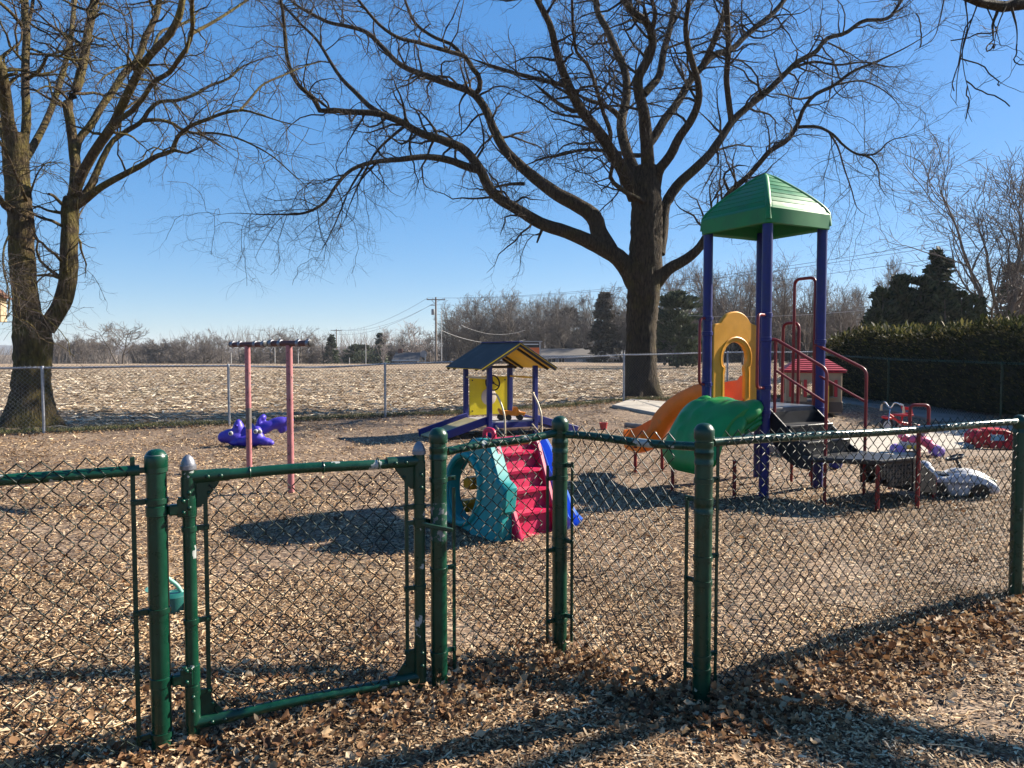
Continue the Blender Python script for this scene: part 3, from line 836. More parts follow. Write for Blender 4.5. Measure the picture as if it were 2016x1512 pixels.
# ------------------------------------------------------------------ the big tree behind the far fence
def centre_tree():
    T = Traced(22.6)
    L = T.limb
    L("trunk", [(1262, 800), (1262, 770), (1261, 730), (1262, 680), (1264, 620), (1267, 570), (1270, 530), (1272, 480), (1273, 420), (1273, 370), (1272, 330)], 64, 56, n=60)
    T.l["trunk"]["rad"] *= np.interp(np.linspace(0, 1, 60), [0, .06, .15, .35, .52, .6, .8, 1], [1.15, 1.05, .93, .93, 1.10, 1.13, 1.05, .88])
    L("A", [(1252, 560), (1222, 512), (1171, 481), (1119, 458), (1067, 441), (1015, 410), (980, 389), (962, 368), (945, 333), (928, 309), (910, 292), (876, 278), (824, 260), (789, 240), (754, 226), (685, 220), (650, 217), (632, 219), (618, 194), (590, 170), (569, 128), (562, 87), (559, 42), (552, -5)], 46, 6, -.003, "trunk", ext=1.5)
    T.l["A"]["rad"] *= np.interp(np.linspace(0, 1, len(T.l["A"]["rad"])), [0, .2, .45, .7, 1], [1, .95, 1.15, 1.15, 1])
    L("B", [(1200, 495), (1181, 462), (1171, 430), (1136, 403), (1101, 385), (1067, 361), (1032, 333), (997, 299), (973, 257), (952, 208), (935, 187), (876, 163), (830, 146), (789, 128), (754, 94), (719, 62), (685, 52), (650, 45), (600, 20)], 44, 7, .004, "A", ext=1.5)
    L("A2", [(754, 226), (726, 208), (702, 184), (671, 153), (650, 121), (625, 80), (590, 45), (562, 15)], 13, 5, .008, "A", ext=1)
    L("A3", [(945, 335), (928, 331), (886, 316), (844, 309), (789, 314), (719, 323), (694, 333), (660, 368), (642, 396), (597, 420), (555, 422), (514, 422), (451, 420), (405, 428)], 20, 3, -.006, "A")
    L("A4", [(1067, 452), (1063, 462), (1057, 478)], 8, 4, 0, "A")
    L("A5", [(800, 246), (770, 270), (740, 300), (715, 345), (690, 400), (672, 450)], 8, 2.5, -.006, "A")
    L("A6", [(719, 323), (690, 370), (660, 440), (620, 520)], 6, 2, -.004, "A3")
    L("B2", [(935, 187), (945, 173), (942, 149), (928, 132), (918, 113), (893, 104), (858, 94), (817, 82), (789, 76), (754, 55), (719, 17), (702, -5)], 13, 6, -.008, "B", ext=1)
    L("B3", [(910, 110), (893, 90), (858, 75), (817, 45), (799, 5)], 9, 6, .006, "B2", ext=1)
    L("B4", [(1032, 362), (1010, 362), (975, 368), (945, 374)], 9, 4, -.006, "B")
    L("D", [(1250, 390), (1240, 365), (1219, 323), (1195, 285), (1171, 250), (1143, 215), (1122, 174), (1105, 132), (1094, 94), (1084, 52), (1067, 17), (1050, -15)], 34, 13, -.008, "trunk", ext=3)
    L("C", [(1135, 185), (1112, 170), (1067, 158), (1032, 149), (962, 128), (935, 118), (918, 112)], 11, 8, .004, "D")
    L("D2", [(1143, 217), (1133, 219), (1101, 205), (1067, 177), (1042, 156)], 11, 6, -.01, "D")
    L("D3", [(1198, 290), (1202, 267), (1188, 222), (1174, 174), (1157, 128), (1136, 104), (1129, 62), (1126, -5)], 11, 6, -.012, "D", ext=2)
    L("E", [(1255, 350), (1233, 295), (1223, 243), (1233, 194), (1230, 139), (1212, 97), (1192, 52), (1178, 28), (1171, -10)], 28, 13, .008, "trunk", ext=3)
    L("E2", [(1223, 235), (1216, 226), (1192, 208), (1160, 198), (1143, 190), (1120, 172)], 14, 6, -.008, "E")
    L("F", [(1276, 345), (1275, 312), (1268, 226), (1258, 149), (1271, 125), (1285, 87), (1278, 52), (1240, 17), (1224, -10)], 34, 15, -.004, "trunk", ext=3)
    L("G", [(1268, 185), (1275, 177), (1296, 153), (1306, 104), (1320, 52), (1332, -10)], 19, 12, .01, "F", ext=3)
    L("F2", [(1283, 60), (1290, 30), (1282, -5)], 12, 9, -.01, "F", ext=2)
    L("H", [(1272, 290), (1285, 274), (1310, 233), (1330, 208), (1358, 160), (1385, 128), (1406, 108), (1441, 97), (1465, 73), (1490, 52), (1524, 24), (1552, -10)], 22, 10, .006, "F", ext=2)
    L("H2", [(1383, 130), (1396, 104), (1413, 62), (1427, 21), (1431, -10)], 15, 12, -.008, "H", ext=2)
    L("I", [(1290, 370), (1299, 333), (1316, 312), (1337, 271), (1361, 236), (1375, 201), (1375, 167), (1362, 120), (1350, 60), (1358, -10)], 26, 10, -.007, "trunk", ext=2)
    L("J", [(1296, 500), (1303, 450), (1308, 410), (1337, 361), (1368, 333), (1396, 305), (1420, 271), (1444, 236), (1479, 205), (1510, 180), (1542, 149), (1576, 118), (1604, 104), (1628, 76), (1663, 66), (1698, 42), (1750, 35), (1772, 5)], 32, 7, .003, "trunk", ext=1)
    L("J2", [(1440, 240), (1434, 194), (1430, 153), (1434, 104), (1432, 35), (1430, -10)], 14, 12, -.006, "J", ext=2)
    L("J3", [(1560, 134), (1600, 122), (1650, 128), (1700, 122), (1760, 132), (1815, 120)], 7, 2.5, -.008, "J")
    L("K", [(1285, 566), (1316, 530), (1351, 510), (1378, 486), (1396, 455), (1415, 415), (1441, 375), (1469, 350), (1497, 319), (1514, 299), (1552, 274), (1569, 247), (1583, 212), (1604, 187), (1639, 170), (1677, 142), (1733, 118), (1802, 83), (1840, 57), (1880, 20)], 34, 4, -.004, "trunk")
    T.l["K"]["rad"] *= np.interp(np.linspace(0, 1, len(T.l["K"]["rad"])), [0, .25, .6, 1], [1, .72, .9, 1])
    L("K2", [(1572, 250), (1611, 250), (1639, 264), (1663, 288), (1698, 306), (1726, 302), (1750, 278), (1795, 267), (1830, 255)], 8, 2.5, -.008, "K")
    L("K3", [(1700, 305), (1718, 314), (1729, 333), (1733, 368), (1750, 392)], 5, 2, -.006, "K2")
    L("K4", [(1632, 260), (1650, 290), (1660, 325), (1677, 375), (1688, 410), (1720, 430)], 5, 2, .006, "K2")
    L("K5", [(1600, 190), (1570, 195), (1540, 186), (1505, 185)], 6, 3, -.01, "K")
    L("K6", [(1640, 168), (1700, 160), (1755, 190), (1785, 230)], 5, 2, .005, "K")
    L("Mf", [(1303, 402), (1290, 405), (1258, 392), (1223, 372), (1202, 351), (1209, 312), (1202, 278), (1175, 240)], 15, 6, -.01, "trunk")
    L("Nf", [(1270, 305), (1258, 306), (1205, 299), (1147, 295), (1101, 306), (1067, 312), (1032, 326), (1000, 330)], 11, 4, -.012, "trunk")
    L("Q", [(1435, 376), (1425, 345), (1455, 325), (1480, 330)], 7, 3, -.01, "K")
    b = at(1262, 785, 22.6)
    build_tree("big_bare_tree", "huge spreading bare tree with a broad dark trunk behind the far fence", "tree", T, (b.x, 22.6, th(b.x, 22.6)), BARK, TWIG, ((4.4, 2.8), (5.6, 1.2), (5.2, .55)))
centre_tree()

# ------------------------------------------------------------------ the forked tree at the left
def side_tree():
    T = Traced(15.3)
    L = T.limb
    L("trunk", [(57, 855), (58, 830), (60, 790), (62, 740), (64, 700), (64, 665), (58, 635), (52, 600), (48, 560), (45, 525), (42, 480), (42, 451), (36, 382), (31, 312), (31, 262)], 84, 48, n=70)
    T.l["trunk"]["rad"] *= np.interp(np.linspace(0, 1, 70), [0, .06, .14, .25, .33, .4, .48, 1], [1.10, .95, .84, .89, .95, .70, .68, .92])
    L("stem", [(75, 690), (86, 655), (101, 632), (120, 601), (132, 562), (136, 521), (136, 486), (138, 440), (139, 405), (142, 392)], 40, 36, .002, "trunk", n=30)
    L("t1", [(30, 290), (21, 260), (14, 226), (10, 191), (3, 146), (-20, 90), (-40, 10)], 30, 20, -.004, "trunk", ext=3)
    L("t2", [(38, 290), (49, 264), (52, 226), (50, 174), (50, 122), (52, 69), (49, 21), (49, -20)], 20, 15, .004, "trunk", ext=4)
    L("t3", [(47, 56), (21, 24), (0, 6), (-30, -20)], 9, 6, -.01, "t2")
    L("t4", [(53, 50), (60, 30), (66, -8)], 9, 7, .01, "t2", ext=1.5)
    L("t2b", [(55, 155), (83, 132), (94, 108), (118, 111), (139, 94), (163, 87), (187, 87), (215, 95), (245, 110)], 9, 3, -.008, "t2")
    L("t2c", [(118, 111), (150, 118), (172, 116), (182, 140), (205, 145), (222, 160)], 5, 3, .006, "t2b")
    L("s1", [(141, 400), (149, 347), (146, 295), (139, 243), (135, 201), (149, 180), (158, 146), (167, 104), (174, 62), (184, 10), (190, -30)], 24, 17, .003, "stem", ext=4)
    L("s1b", [(137, 200), (128, 189), (111, 174), (87, 170), (69, 182), (58, 183)], 7, 3, -.008, "s1")
    L("s2", [(148, 310), (156, 274), (181, 243), (201, 208), (222, 180), (243, 146), (271, 118), (285, 76), (306, 35), (316, -20)], 17, 13, .006, "s1", ext=3)
    L("s3", [(145, 390), (156, 354), (174, 319), (198, 281), (222, 247), (240, 208), (257, 174), (278, 132), (306, 97), (333, 69), (351, 35), (362, -20)], 24, 14, -.004, "stem", ext=3)
    L("s3b", [(222, 242), (250, 226), (278, 198), (302, 163), (337, 139), (351, 118), (368, 94), (378, 62), (378, 0), (382, -30)], 12, 9, -.012, "s3", ext=2)
    L("s3c", [(378, 66), (417, 45), (451, 24), (492, -4)], 8, 5, .01, "s3b", ext=1)
    L("s3d", [(300, 100), (320, 60), (345, 52), (372, 40), (400, 10)], 7, 4, .012, "s3")
    L("s4", [(150, 400), (167, 382), (188, 344), (205, 306), (222, 278), (250, 257), (278, 240), (295, 215), (312, 201), (347, 198), (382, 187), (417, 167), (448, 156), (476, 132), (503, 120), (549, 108), (590, 104)], 18, 3.5, .004, "stem")
    L("s4b", [(280, 238), (312, 236), (340, 243), (361, 257), (392, 264), (434, 288), (456, 302)], 9, 5, .004, "s4")
    L("s4c", [(392, 262), (420, 262), (451, 267), (497, 285), (538, 309), (573, 340), (601, 365), (622, 400)], 6, 2, -.006, "s4b")
    L("s5", [(146, 408), (163, 396), (194, 372), (243, 344), (278, 326), (312, 306), (340, 295), (347, 274), (372, 250), (406, 236), (444, 222), (476, 217), (521, 229), (556, 240), (590, 247), (635, 260)], 19, 4, -.005, "stem")
    L("s5b", [(474, 216), (493, 194), (517, 167), (556, 149), (608, 128), (642, 120)], 6, 3, .008, "s5")
    L("s5c", [(340, 297), (350, 298), (352, 300)], 7, 5, 0, "s5")
    L("st", [(126, 405), (115, 395), (103, 384), (96, 382)], 9, 6, -.02, "stem")
    L("fr", [(54, 398), (38, 361), (21, 319), (0, 278), (-20, 250)], 8, 4, -.02, "trunk")
    L("lf", [(35, 420), (14, 410), (-8, 380), (-40, 350)], 17, 9, -.012, "trunk", ext=1)
    L("dr", [(22, 455), (10, 480), (6, 520), (14, 560), (18, 610), (4, 640)], 5, 2.5, -.03, "trunk")
    L("sp1", [(60, 380), (75, 340), (92, 320), (110, 318)], 5, 2, -.02, "trunk")
    L("sp2", [(70, 560), (80, 548), (105, 535), (130, 525)], 4, 2, -.02, "trunk")
    L("S1", [(40, 330), (90, 240), (130, 120), (150, -20)], 18, 9, .02, "trunk", ext=3)
    L("S2", [(30, 300), (-30, 200), (-110, 80), (-180, -60)], 24, 12, .006, "trunk", ext=3)
    b = at(58, 840, 15.3)
    build_tree("forked_bare_tree", "bare tree with a mossy twin trunk forking low at the fence", "tree", T, (b.x, 15.3, th(b.x, 15.3)), BARK_MOSS, TWIG, ((4.2, 1.9), (5.8, .85), (6.0, .40)), tseed=9)
side_tree()

# ------------------------------------------------------------------ a tree standing out of frame whose lowest limb hangs into the corner
def corner_tree():
    T = Traced(6.3)
    tb = Vector((8.9, 3.9, 0))
    pts = [tb + Vector(p) for p in ((0, 0, -.1), (0, 0, .6), (.03, .02, 1.6), (.0, .05, 2.8), (-.05, .1, 4.2), (0, .1, 5.6), (.1, .15, 7.2))]
    A = catmull(np.c_[np.array(pts), [.34, .27, .24, .23, .21, .17, .12]], 40)
    T.l["trunk"] = {"pts": A[:, :3], "rad": A[:, 3], "px": np.full((40, 2), -9e3), "Y": A[:, 1]}
    def extra(nm, ps, r0, r1):
        B = catmull(np.c_[np.array(ps, float), np.geomspace(r0, r1, len(ps))], 28)
        T.l[nm] = {"pts": B[:, :3], "rad": B[:, 3], "px": np.full((28, 2), -9e3), "Y": B[:, 1]}
    p1 = at(2016, 6, 6.3); p2 = at(1965, 14, 6.2); p3 = at(1925, 4, 6.1); p4 = at(1880, -14, 6.0); p5 = at(1820, -50, 5.9)
    extra("limb_a", [tb + Vector((-.1, 0, 3.5)), (7.4, 5.6, 4.05), (5.7, 6.3, 4.45), p1, p2, p3, p4, p5, (2.6, 5.6, 5.4)], .11, .014)
    extra("limb_b", [tb + Vector((0, 0, 4.6)), (9.2, 5.3, 5.0), (8.6, 6.3, 5.15), (7.6, 5.85, 5.2), (6.6, 5.5, 5.5)], .13, .05)  # unseen limb, added so its shadow darkens the ground by the near fence
    extra("limb_c", [tb + Vector((0, 0, 5.4)), (9.8, 4.2, 6.6), (10.8, 4.4, 7.8), (11.5, 4.6, 9.0)], .10, .03)
    extra("limb_d", [tb + Vector((0, .1, 6.0)), (8.8, 5.2, 7.6), (8.6, 6.6, 9.2), (8.4, 7.8, 10.6)], .10, .02)
    extra("limb_e", [tb + Vector((.05, .12, 6.6)), (9.3, 5.4, 8.2), (9.8, 6.9, 9.6), (10.2, 8.2, 10.8)], .10, .02)
    # long switches hanging from the corner limb
    for k, (a, pth) in enumerate((((1992, 16), [(2002, 60), (2001, 108)]), ((1900, 0), [(1905, 50), (1895, 95), (1898, 140), (1912, 196)]), ((1925, 6), [(1900, 80), (1885, 150), (1882, 205)]), ((1862, -20), [(1850, 40), (1838, 75), (1800, 100)]), ((1980, 12), [(1962, 60), (1955, 100)]), ((1940, 8), [(1958, 50), (1970, 90)]))):
        q = [at(a[0], a[1], 6.15)] + [at(x, y, 6.1 - .06 * i * (1 if k % 2 else -1)) for i, (x, y) in enumerate(pth)]
        extra("switch%d" % k, q, .006 if k else .011, .0025)
    build_tree("overhanging_tree", "bare limb with hanging twigs reaching into the top corner of the sky", "tree", T, tuple(tb), BARK, TWIG, ((1.7, .8, .12), (4.2, .40), (4.5, .16)), tseed=4)
corner_tree()

# ------------------------------------------------------------------ trees beyond the field: a few grown forms, copied
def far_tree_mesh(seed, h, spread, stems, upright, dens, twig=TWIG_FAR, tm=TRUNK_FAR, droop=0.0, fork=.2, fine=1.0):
    g = np.random.default_rng(seed)
    root = thing("bare_tree", None, None)
    trunks, rads = [], []
    K = 14
    for s in range(stems):
        a = g.random() * 6.28 + s * 6.28 / stems
        lean = .0 if stems == 1 else g.uniform(.1, .3) * spread
        z = np.linspace(0, 1, K)
        x = np.cos(a) * lean * h * z ** 1.3 + np.cumsum(g.normal(0, .006 * h, K)); y = np.sin(a) * lean * h * z ** 1.3 + np.cumsum(g.normal(0, .006 * h, K))
        trunks.append(np.stack([x - x[0], y - y[0], z * h * g.uniform(.72, .9)], 1)); rads.append(h * .021 / math.sqrt(stems) * (1 - z * .9) ** .8 + .01)
    tr = np.array(trunks); rd = np.array(rads)
    L1 = grow(tr, rd, dens[0] / h * 10, h * .48 * spread, tmin=fork, ang=upright, K=9, wig=.13, trop=(0, 0, .16 - droop), rr=.6, rmin=.035 * fine, fall=.45, g=g)
    L2 = grow(*L1, dens[1] / h * 10, h * .20, tmin=.15, ang=(25, 60), K=6, wig=.2, trop=(0, 0, .10 - droop), rr=.6, rmin=.028 * fine, fall=.3, g=g)
    L3 = grow(*L2, dens[2] / h * 10, h * .085, tmin=.1, ang=(22, 60), K=4, wig=.2, trop=(0, 0, .06 - droop), rr=.7, rmin=.021 * fine, fall=.2, g=g)
    nb = NB()
    for s in range(stems):
        nb.add(*tubes_np(tr[s:s + 1], rd[s:s + 1], 7))
    nb.add(*tubes_np(*L1, 4))
    nb.build("trunk", tm, root)
    nb = NB(); nb.add(*tubes_np(*L2, 3)); nb.add(*tubes_np(*L3, 3))
    nb.build("crown", twig, root)
    root["h"] = float(np.percentile(L3[0][:, -1, 2], 99.7))
    return root
FORMS = {
    "round": far_tree_mesh(1, 11, 1.0, 1, (30, 62), (3.2, 3.0, 4.2)),
    "broad": far_tree_mesh(2, 10, 1.25, 2, (35, 70), (3.0, 3.0, 4.2), fork=.15),
    "vase": far_tree_mesh(3, 13, .85, 3, (18, 40), (2.4, 2.6, 4.0)),
    "tall": far_tree_mesh(4, 16, .75, 1, (20, 45), (3.4, 2.8, 4.0)),
    "flat": far_tree_mesh(5, 9, 1.3, 2, (45, 75), (1.8, 2.8, 4.0), fork=.35),
    "birch": far_tree_mesh(6, 9, .8, 2, (22, 50), (2.2, 2.2, 2.8), TWIG_FAR_PALE, TWIG_FAR_PALE),
    "brush": far_tree_mesh(7, 5, 1.4, 5, (25, 60), (3.2, 3.2, 4.0), fork=.05),
    "gnarled": far_tree_mesh(8, 10, 1.2, 1, (40, 80), (3.2, 2.6, 3.4), droop=.08, fork=.2),
    "elm": far_tree_mesh(9, 14, 1.0, 4, (15, 38), (2.4, 3.0, 4.4), droop=.03, fork=.25),
}
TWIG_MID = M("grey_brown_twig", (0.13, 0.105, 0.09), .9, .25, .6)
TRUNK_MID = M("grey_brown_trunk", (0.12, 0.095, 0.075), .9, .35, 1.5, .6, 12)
FORMS["grand"] = far_tree_mesh(12, 15, .95, 6, (14, 36), (2.4, 2.3, 3.6), TWIG_MID, TRUNK_MID, fork=.22, fine=.6)
FORMS["wood_near"] = far_tree_mesh(13, 14, .9, 3, (16, 38), (2.0, 2.4, 3.6), TWIG_MID, TRUNK_MID, fork=.2, fine=.6)
for f_ in FORMS.values(): f_["used"] = 0
def bare(form, px, top, Y, label, group=None, base=None, wide=1.0):
    f_ = FORMS[form]
    p = at(px, top, Y)
    zb = th(p.x, Y) - .05 if base is None else base
    s = (p.z - zb) / f_["h"]
    rz = rnd.random() * 6.28
    sc = (s * wide, s * wide, s)
    if not f_["used"]:
        f_["used"] = 1; o = f_
        o.location = (p.x, Y, zb); o.rotation_euler = (0, 0, rz); o.scale = sc
    else:
        o = copy_thing(f_, (p.x, Y, zb), rz, sc)
        if "group" in o: del o["group"]
    o["label"] = label; o["category"] = "tree"
    if group: o["group"] = group
    for k in ("h", "used"):
        if o is not f_ and k in o: del o[k]
    return o
# far left, across the field
bare("tall", 112, 652, 150, "slim bare tree just right of the mossy trunk, far across the field")
bare("vase", 168, 655, 165, "bare tree with thin upright stems between the mossy trunk and the lone spreading tree")
bare("flat", 208, 662, 150, "small leaning bare tree beside the lone spreading tree", wide=.9)
bare("flat", 236, 632, 132, "lone spreading flat-topped bare tree standing far across the field", wide=1.25)
for px, top, Y in ((128, 668, 230), (150, 672, 235), (188, 668, 240), (262, 672, 240), (285, 676, 225), (310, 674, 235), (330, 668, 215)):
    bare(rnd.choice(("brush", "round")), px, top, Y, "low hazy bare tree in the row along the field's left far edge", "low hazy trees along the left far edge", wide=1.5)
bare("round", 362, 652, 170, "rounded bare tree left of the pink poles, far side of the field")
bare("broad", 400, 648, 165, "broad bare tree at the far field edge, left of the pink poles", wide=1.1)
bare("round", 436, 655, 175, "bare tree immediately left of the first pink pole, beyond the field", wide=1.2)
bare("gnarled", 470, 668, 160, "low twiggy tree seen under the first pink pole's crossbar", wide=1.5)
bare("gnarled", 535, 643, 150, "wide dense bare tree seen between the two pink poles", wide=1.15)
bare("gnarled", 592, 640, 155, "wide dense bare tree behind the second pink pole's crossbar", wide=1.1)
bare("gnarled", 634, 652, 160, "twiggy bare tree just left of the dark cone-shaped evergreen", wide=1.0)
for px, top, Y in ((500, 680, 165), (560, 676, 175), (615, 684, 170), (690, 684, 185), (730, 680, 190), (770, 676, 185), (800, 676, 180)):
    bare("brush", px, top, Y, "low brushy bare tree in the thicket across the field", "brushy trees of the far thicket", wide=1.4)
bare("birch", 752, 642, 150, "pale bare birch standing before a dark conical evergreen", wide=1.0)
bare("birch", 818, 630, 160, "pale bare tree just left of the near utility pole", wide=1.2)
bare("round", 845, 645, 165, "bare tree directly behind the near utility pole", wide=1.1)
bare("elm", 905, 590, 135, "tall fan-shaped bare tree right of the near utility pole", wide=.9)
bare("elm", 945, 577, 128, "tall bare tree with a rounded fan crown behind the play shelter's roof", wide=.95)
bare("elm", 1000, 569, 125, "tallest fan-shaped bare tree above the play shelter's roof", wide=.95)
bare("elm", 1075, 580, 130, "fan-shaped bare tree above the grey house's gable", wide=.85)
bare("elm", 1105, 572, 122, "bare tree rising behind the grey house's roof", wide=.8)
bare("vase", 1150, 570, 118, "slender bare tree left of the tall dark spruce", wide=.9)
bare("elm", 1225, 560, 105, "bare tree between the tall spruce and the big trunk", wide=.9)
for px, top, Y in ((880, 640, 150), (930, 640, 155), (980, 650, 150), (1035, 640, 150), (1090, 645, 150), (1140, 640, 145), (1200, 640, 140)):
    bare("broad", px, top, Y, "bushy bare tree filling the wood behind the grey house", "bushy trees behind the houses", wide=1.3)
for px, top, Y in ((880, 612, 140), (925, 592, 145), (970, 585, 150), (1022, 582, 150), (1050, 590, 142), (1085, 590, 150), (1128, 586, 140), (1165, 590, 135), (1205, 585, 130), (1240, 575, 125)):
    bare(rnd.choice(("elm", "round", "broad")), px, top, Y, "bare tree of the grey wood filling the space behind the houses", "bare trees of the wood behind the houses", wide=1.1)
for px, top, Y in ((1330, 530, 90), (1385, 520, 92), (1440, 525, 95), (1500, 520, 90), (1560, 530, 92), (1615, 545, 90), (1665, 565, 88), (1705, 560, 90)):
    bare(rnd.choice(("elm", "round", "vase")), px, top, Y, "bare tree of the second row in the wood behind the tower", "second row of bare trees behind the tower", wide=.9)
for px, top, Y in ((345, 664, 190), (385, 660, 190), (420, 662, 190), (515, 652, 180), (560, 646, 175), (610, 652, 180), (790, 650, 185), (840, 655, 185)):
    bare(rnd.choice(("round", "broad", "gnarled")), px, top, Y, "bare tree in the second row along the far edge of the field", "second row of bare trees along the field", wide=1.3)
# right of the big trunk
bare("wood_near", 1345, 480, 72, "tall bare tree between the big trunk and the green tower roof", wide=.8)
bare("wood_near", 1425, 478, 70, "tall bare tree seen just right of the tower's outer purple post", wide=1.0)
bare("wood_near", 1465, 490, 74, "tall bare tree behind the tower's yellow arch", wide=.8)
bare("wood_near", 1540, 492, 66, "tall bare tree between the tower's paired posts and the tall red loop", wide=.9)
bare("wood_near", 1590, 505, 72, "tall bare tree behind the tall red loop", wide=.8)
bare("wood_near", 1660, 540, 62, "low-forking bare tree right of the tower, left of the dark evergreens", wide=1.3)
bare("wood_near", 1690, 548, 68, "bare tree partly hidden by the left end of the hedge", wide=.9)
bare("round", 1745, 512, 78, "thin bare tree whose top shows over the left dark evergreens", wide=.6)
bare("vase", 1782, 498, 80, "thin vase-shaped bare tree rising above the middle of the dark evergreens", wide=.6)
for px, top, Y in ((1320, 600, 110), (1400, 600, 110), (1450, 610, 105), (1500, 600, 100), (1560, 610, 100), (1620, 610, 95), (1660, 620, 95)):
    bare("brush", px, top, Y, "grey brushy tree at the back of the wood behind the tower", "brushy trees behind the tower", wide=1.6)
bare("grand", 1992, 248, 40, "very large bare tree with many rising limbs behind the hedge", wide=1.3)
bare("wood_near", 2075, 330, 50, "tall bare tree at the photo's right edge behind the hedge", wide=.9)

# a far wood that reads as one mass
def far_wood():
    g = np.random.default_rng(5)
    n = 6500
    px = g.uniform(-60, 1330, n); Y = g.uniform(215, 300, n)
    x = (px - 1008) / FPX * Y
    zb = terrain(x, Y)
    h = (8.0 + 2.0 * np.sin(x * .045) + 1.5 * np.sin(x * .13 + 1) + 4.5 * sstep(300, 600, px)) * (.35 + .75 * g.random(n))
    K = 4
    P = np.zeros((n, K, 3)); lean = g.normal(0, .32, (n, 2))
    for k in range(K):
        P[:, k] = np.stack([x + lean[:, 0] * h * k / 3 + g.normal(0, .15, n), Y + lean[:, 1] * h * k / 3, zb + h * k / 3], 1)
    r = np.stack([.07 + .05 * g.random(n), .06 * np.ones(n), .045 * np.ones(n), .02 * np.ones(n)], 1)
    v, q = tubes_np(P, r, 3)
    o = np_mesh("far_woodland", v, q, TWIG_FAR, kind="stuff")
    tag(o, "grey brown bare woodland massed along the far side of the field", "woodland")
far_wood()

# ------------------------------------------------------------------ evergreens
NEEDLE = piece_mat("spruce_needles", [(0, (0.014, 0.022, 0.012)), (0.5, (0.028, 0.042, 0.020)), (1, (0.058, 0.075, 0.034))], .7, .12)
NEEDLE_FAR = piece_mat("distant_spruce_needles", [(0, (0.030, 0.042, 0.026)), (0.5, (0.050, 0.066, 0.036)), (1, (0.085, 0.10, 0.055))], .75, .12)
YEW = piece_mat("yew_sprays", [(0, (0.007, 0.010, 0.003)), (0.5, (0.020, 0.026, 0.006)), (0.8, (0.095, 0.095, 0.026)), (1, (0.20, 0.155, 0.06))], .6, .3)
RUSSET = piece_mat("russet_spruce_needles", [(0, (0.035, 0.032, 0.026)), (0.5, (0.058, 0.050, 0.038)), (1, (0.095, 0.075, 0.055))], .75, .12)
def sprays(P, D, size, g, aspect=.4):
    """flat sprays of foliage: position, outward direction, length"""
    n = len(P)
    D = D / (np.linalg.norm(D, axis=1, keepdims=True) + 1e-9)
    r = g.normal(size=(n, 3)); s = np.cross(D, r); s /= np.linalg.norm(s, axis=1, keepdims=True) + 1e-9
    L_ = size[:, None]; w = L_ * aspect * (.6 + .8 * g.random((n, 1)))
    v = np.stack([P - s * w * .3, P + s * w * .3, P + D * L_ * .6 + s * w * .5, P + D * L_ + g.normal(0, .05, (n, 3)) * L_, P + D * L_ * .6 - s * w * .5], axis=1)
    i = np.arange(n)[:, None] * 5
    q = i + np.array([[0, 1, 2, 4]]); t = i + np.array([[4, 2, 3]])
    return v.reshape(-1, 3), q, t
def conifer(name, label, px, top, Y, width, mat, kind="cone", n=5200, seed=1, base=None, size=.05, group=None, gaps=0.0):
    g = np.random.default_rng(seed)
    p = at(px, top, Y)
    zb = (th(p.x, Y) if base is None else base)
    h = p.z - zb; w = width * Y / FPX / 2
    root = thing(name, label, "tree", (p.x, Y, zb), 0, group)
    MB().tube([(0, 0, -.1), (0.02 * h, 0, h * .5), (0, 0, h * .93)], [h * .022, h * .014, h * .004], 8).build("trunk", TRUNK_FAR, root)
    # boughs: whorls of foliage with dark gaps between
    nbough = 90 if kind == "cone" else 70
    t = g.random(nbough) ** (.8 if kind == "cone" else .9)
    az = g.random(nbough) * 6.28
    if kind == "cone": rad = w * (1 - t) ** .85 * (.75 + .4 * g.random(nbough)) * np.where(t < .06, .7, 1)
    elif kind == "column": rad = w * np.sqrt(np.clip(1 - (t * 1.02) ** 3.2, 0.01, 1)) * (.85 + .2 * g.random(nbough))
    else: rad = w * np.sqrt(np.clip(1 - ((t - .35) / .66) ** 2, 0.02, 1)) * (.75 + .4 * g.random(nbough))
    zc = t * h
    k = g.integers(0, nbough, n)
    u = g.random(n) ** .45
    droop = -.22 if kind == "cone" else .5
    jit = .16 if kind != "column" else .2
    P = np.stack([np.cos(az[k]) * rad[k] * u, np.sin(az[k]) * rad[k] * u, zc[k] + droop * rad[k] * u * (u if kind == "cone" else 1) * (1 if kind == "cone" else .4)], 1)
    P += g.normal(0, 1, (n, 3)) * np.array([w * jit, w * jit, h * .026]) * (.4 + .6 * (1 - t[k]))[:, None]
    P[:, 2] = np.clip(P[:, 2], .02 * h, h * .995)
    D = np.stack([np.cos(az[k]), np.sin(az[k]), np.full(n, -.1 if kind == "cone" else .9)], 1) + g.normal(0, .4, (n, 3))
    v, q, tt = sprays(P, D, h * size * (.6 + .8 * g.random(n)), g)
    np_mesh("crown", v, q, mat, root, smooth=False, tris=tt)
    return root
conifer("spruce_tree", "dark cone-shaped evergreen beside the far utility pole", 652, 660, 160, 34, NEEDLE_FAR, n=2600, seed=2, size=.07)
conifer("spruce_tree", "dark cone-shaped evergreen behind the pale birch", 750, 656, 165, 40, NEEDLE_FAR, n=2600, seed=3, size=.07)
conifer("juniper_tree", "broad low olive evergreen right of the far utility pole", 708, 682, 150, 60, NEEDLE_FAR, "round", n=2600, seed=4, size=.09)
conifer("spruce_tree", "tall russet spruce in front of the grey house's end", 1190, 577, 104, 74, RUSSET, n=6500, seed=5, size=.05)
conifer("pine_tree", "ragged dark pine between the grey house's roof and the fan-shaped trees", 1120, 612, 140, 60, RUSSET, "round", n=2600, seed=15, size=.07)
conifer("cypress_tree", "broad dark olive evergreen touching the big trunk's right side", 1335, 578, 60, 104, NEEDLE_FAR, "column", n=9000, seed=6, size=.05)
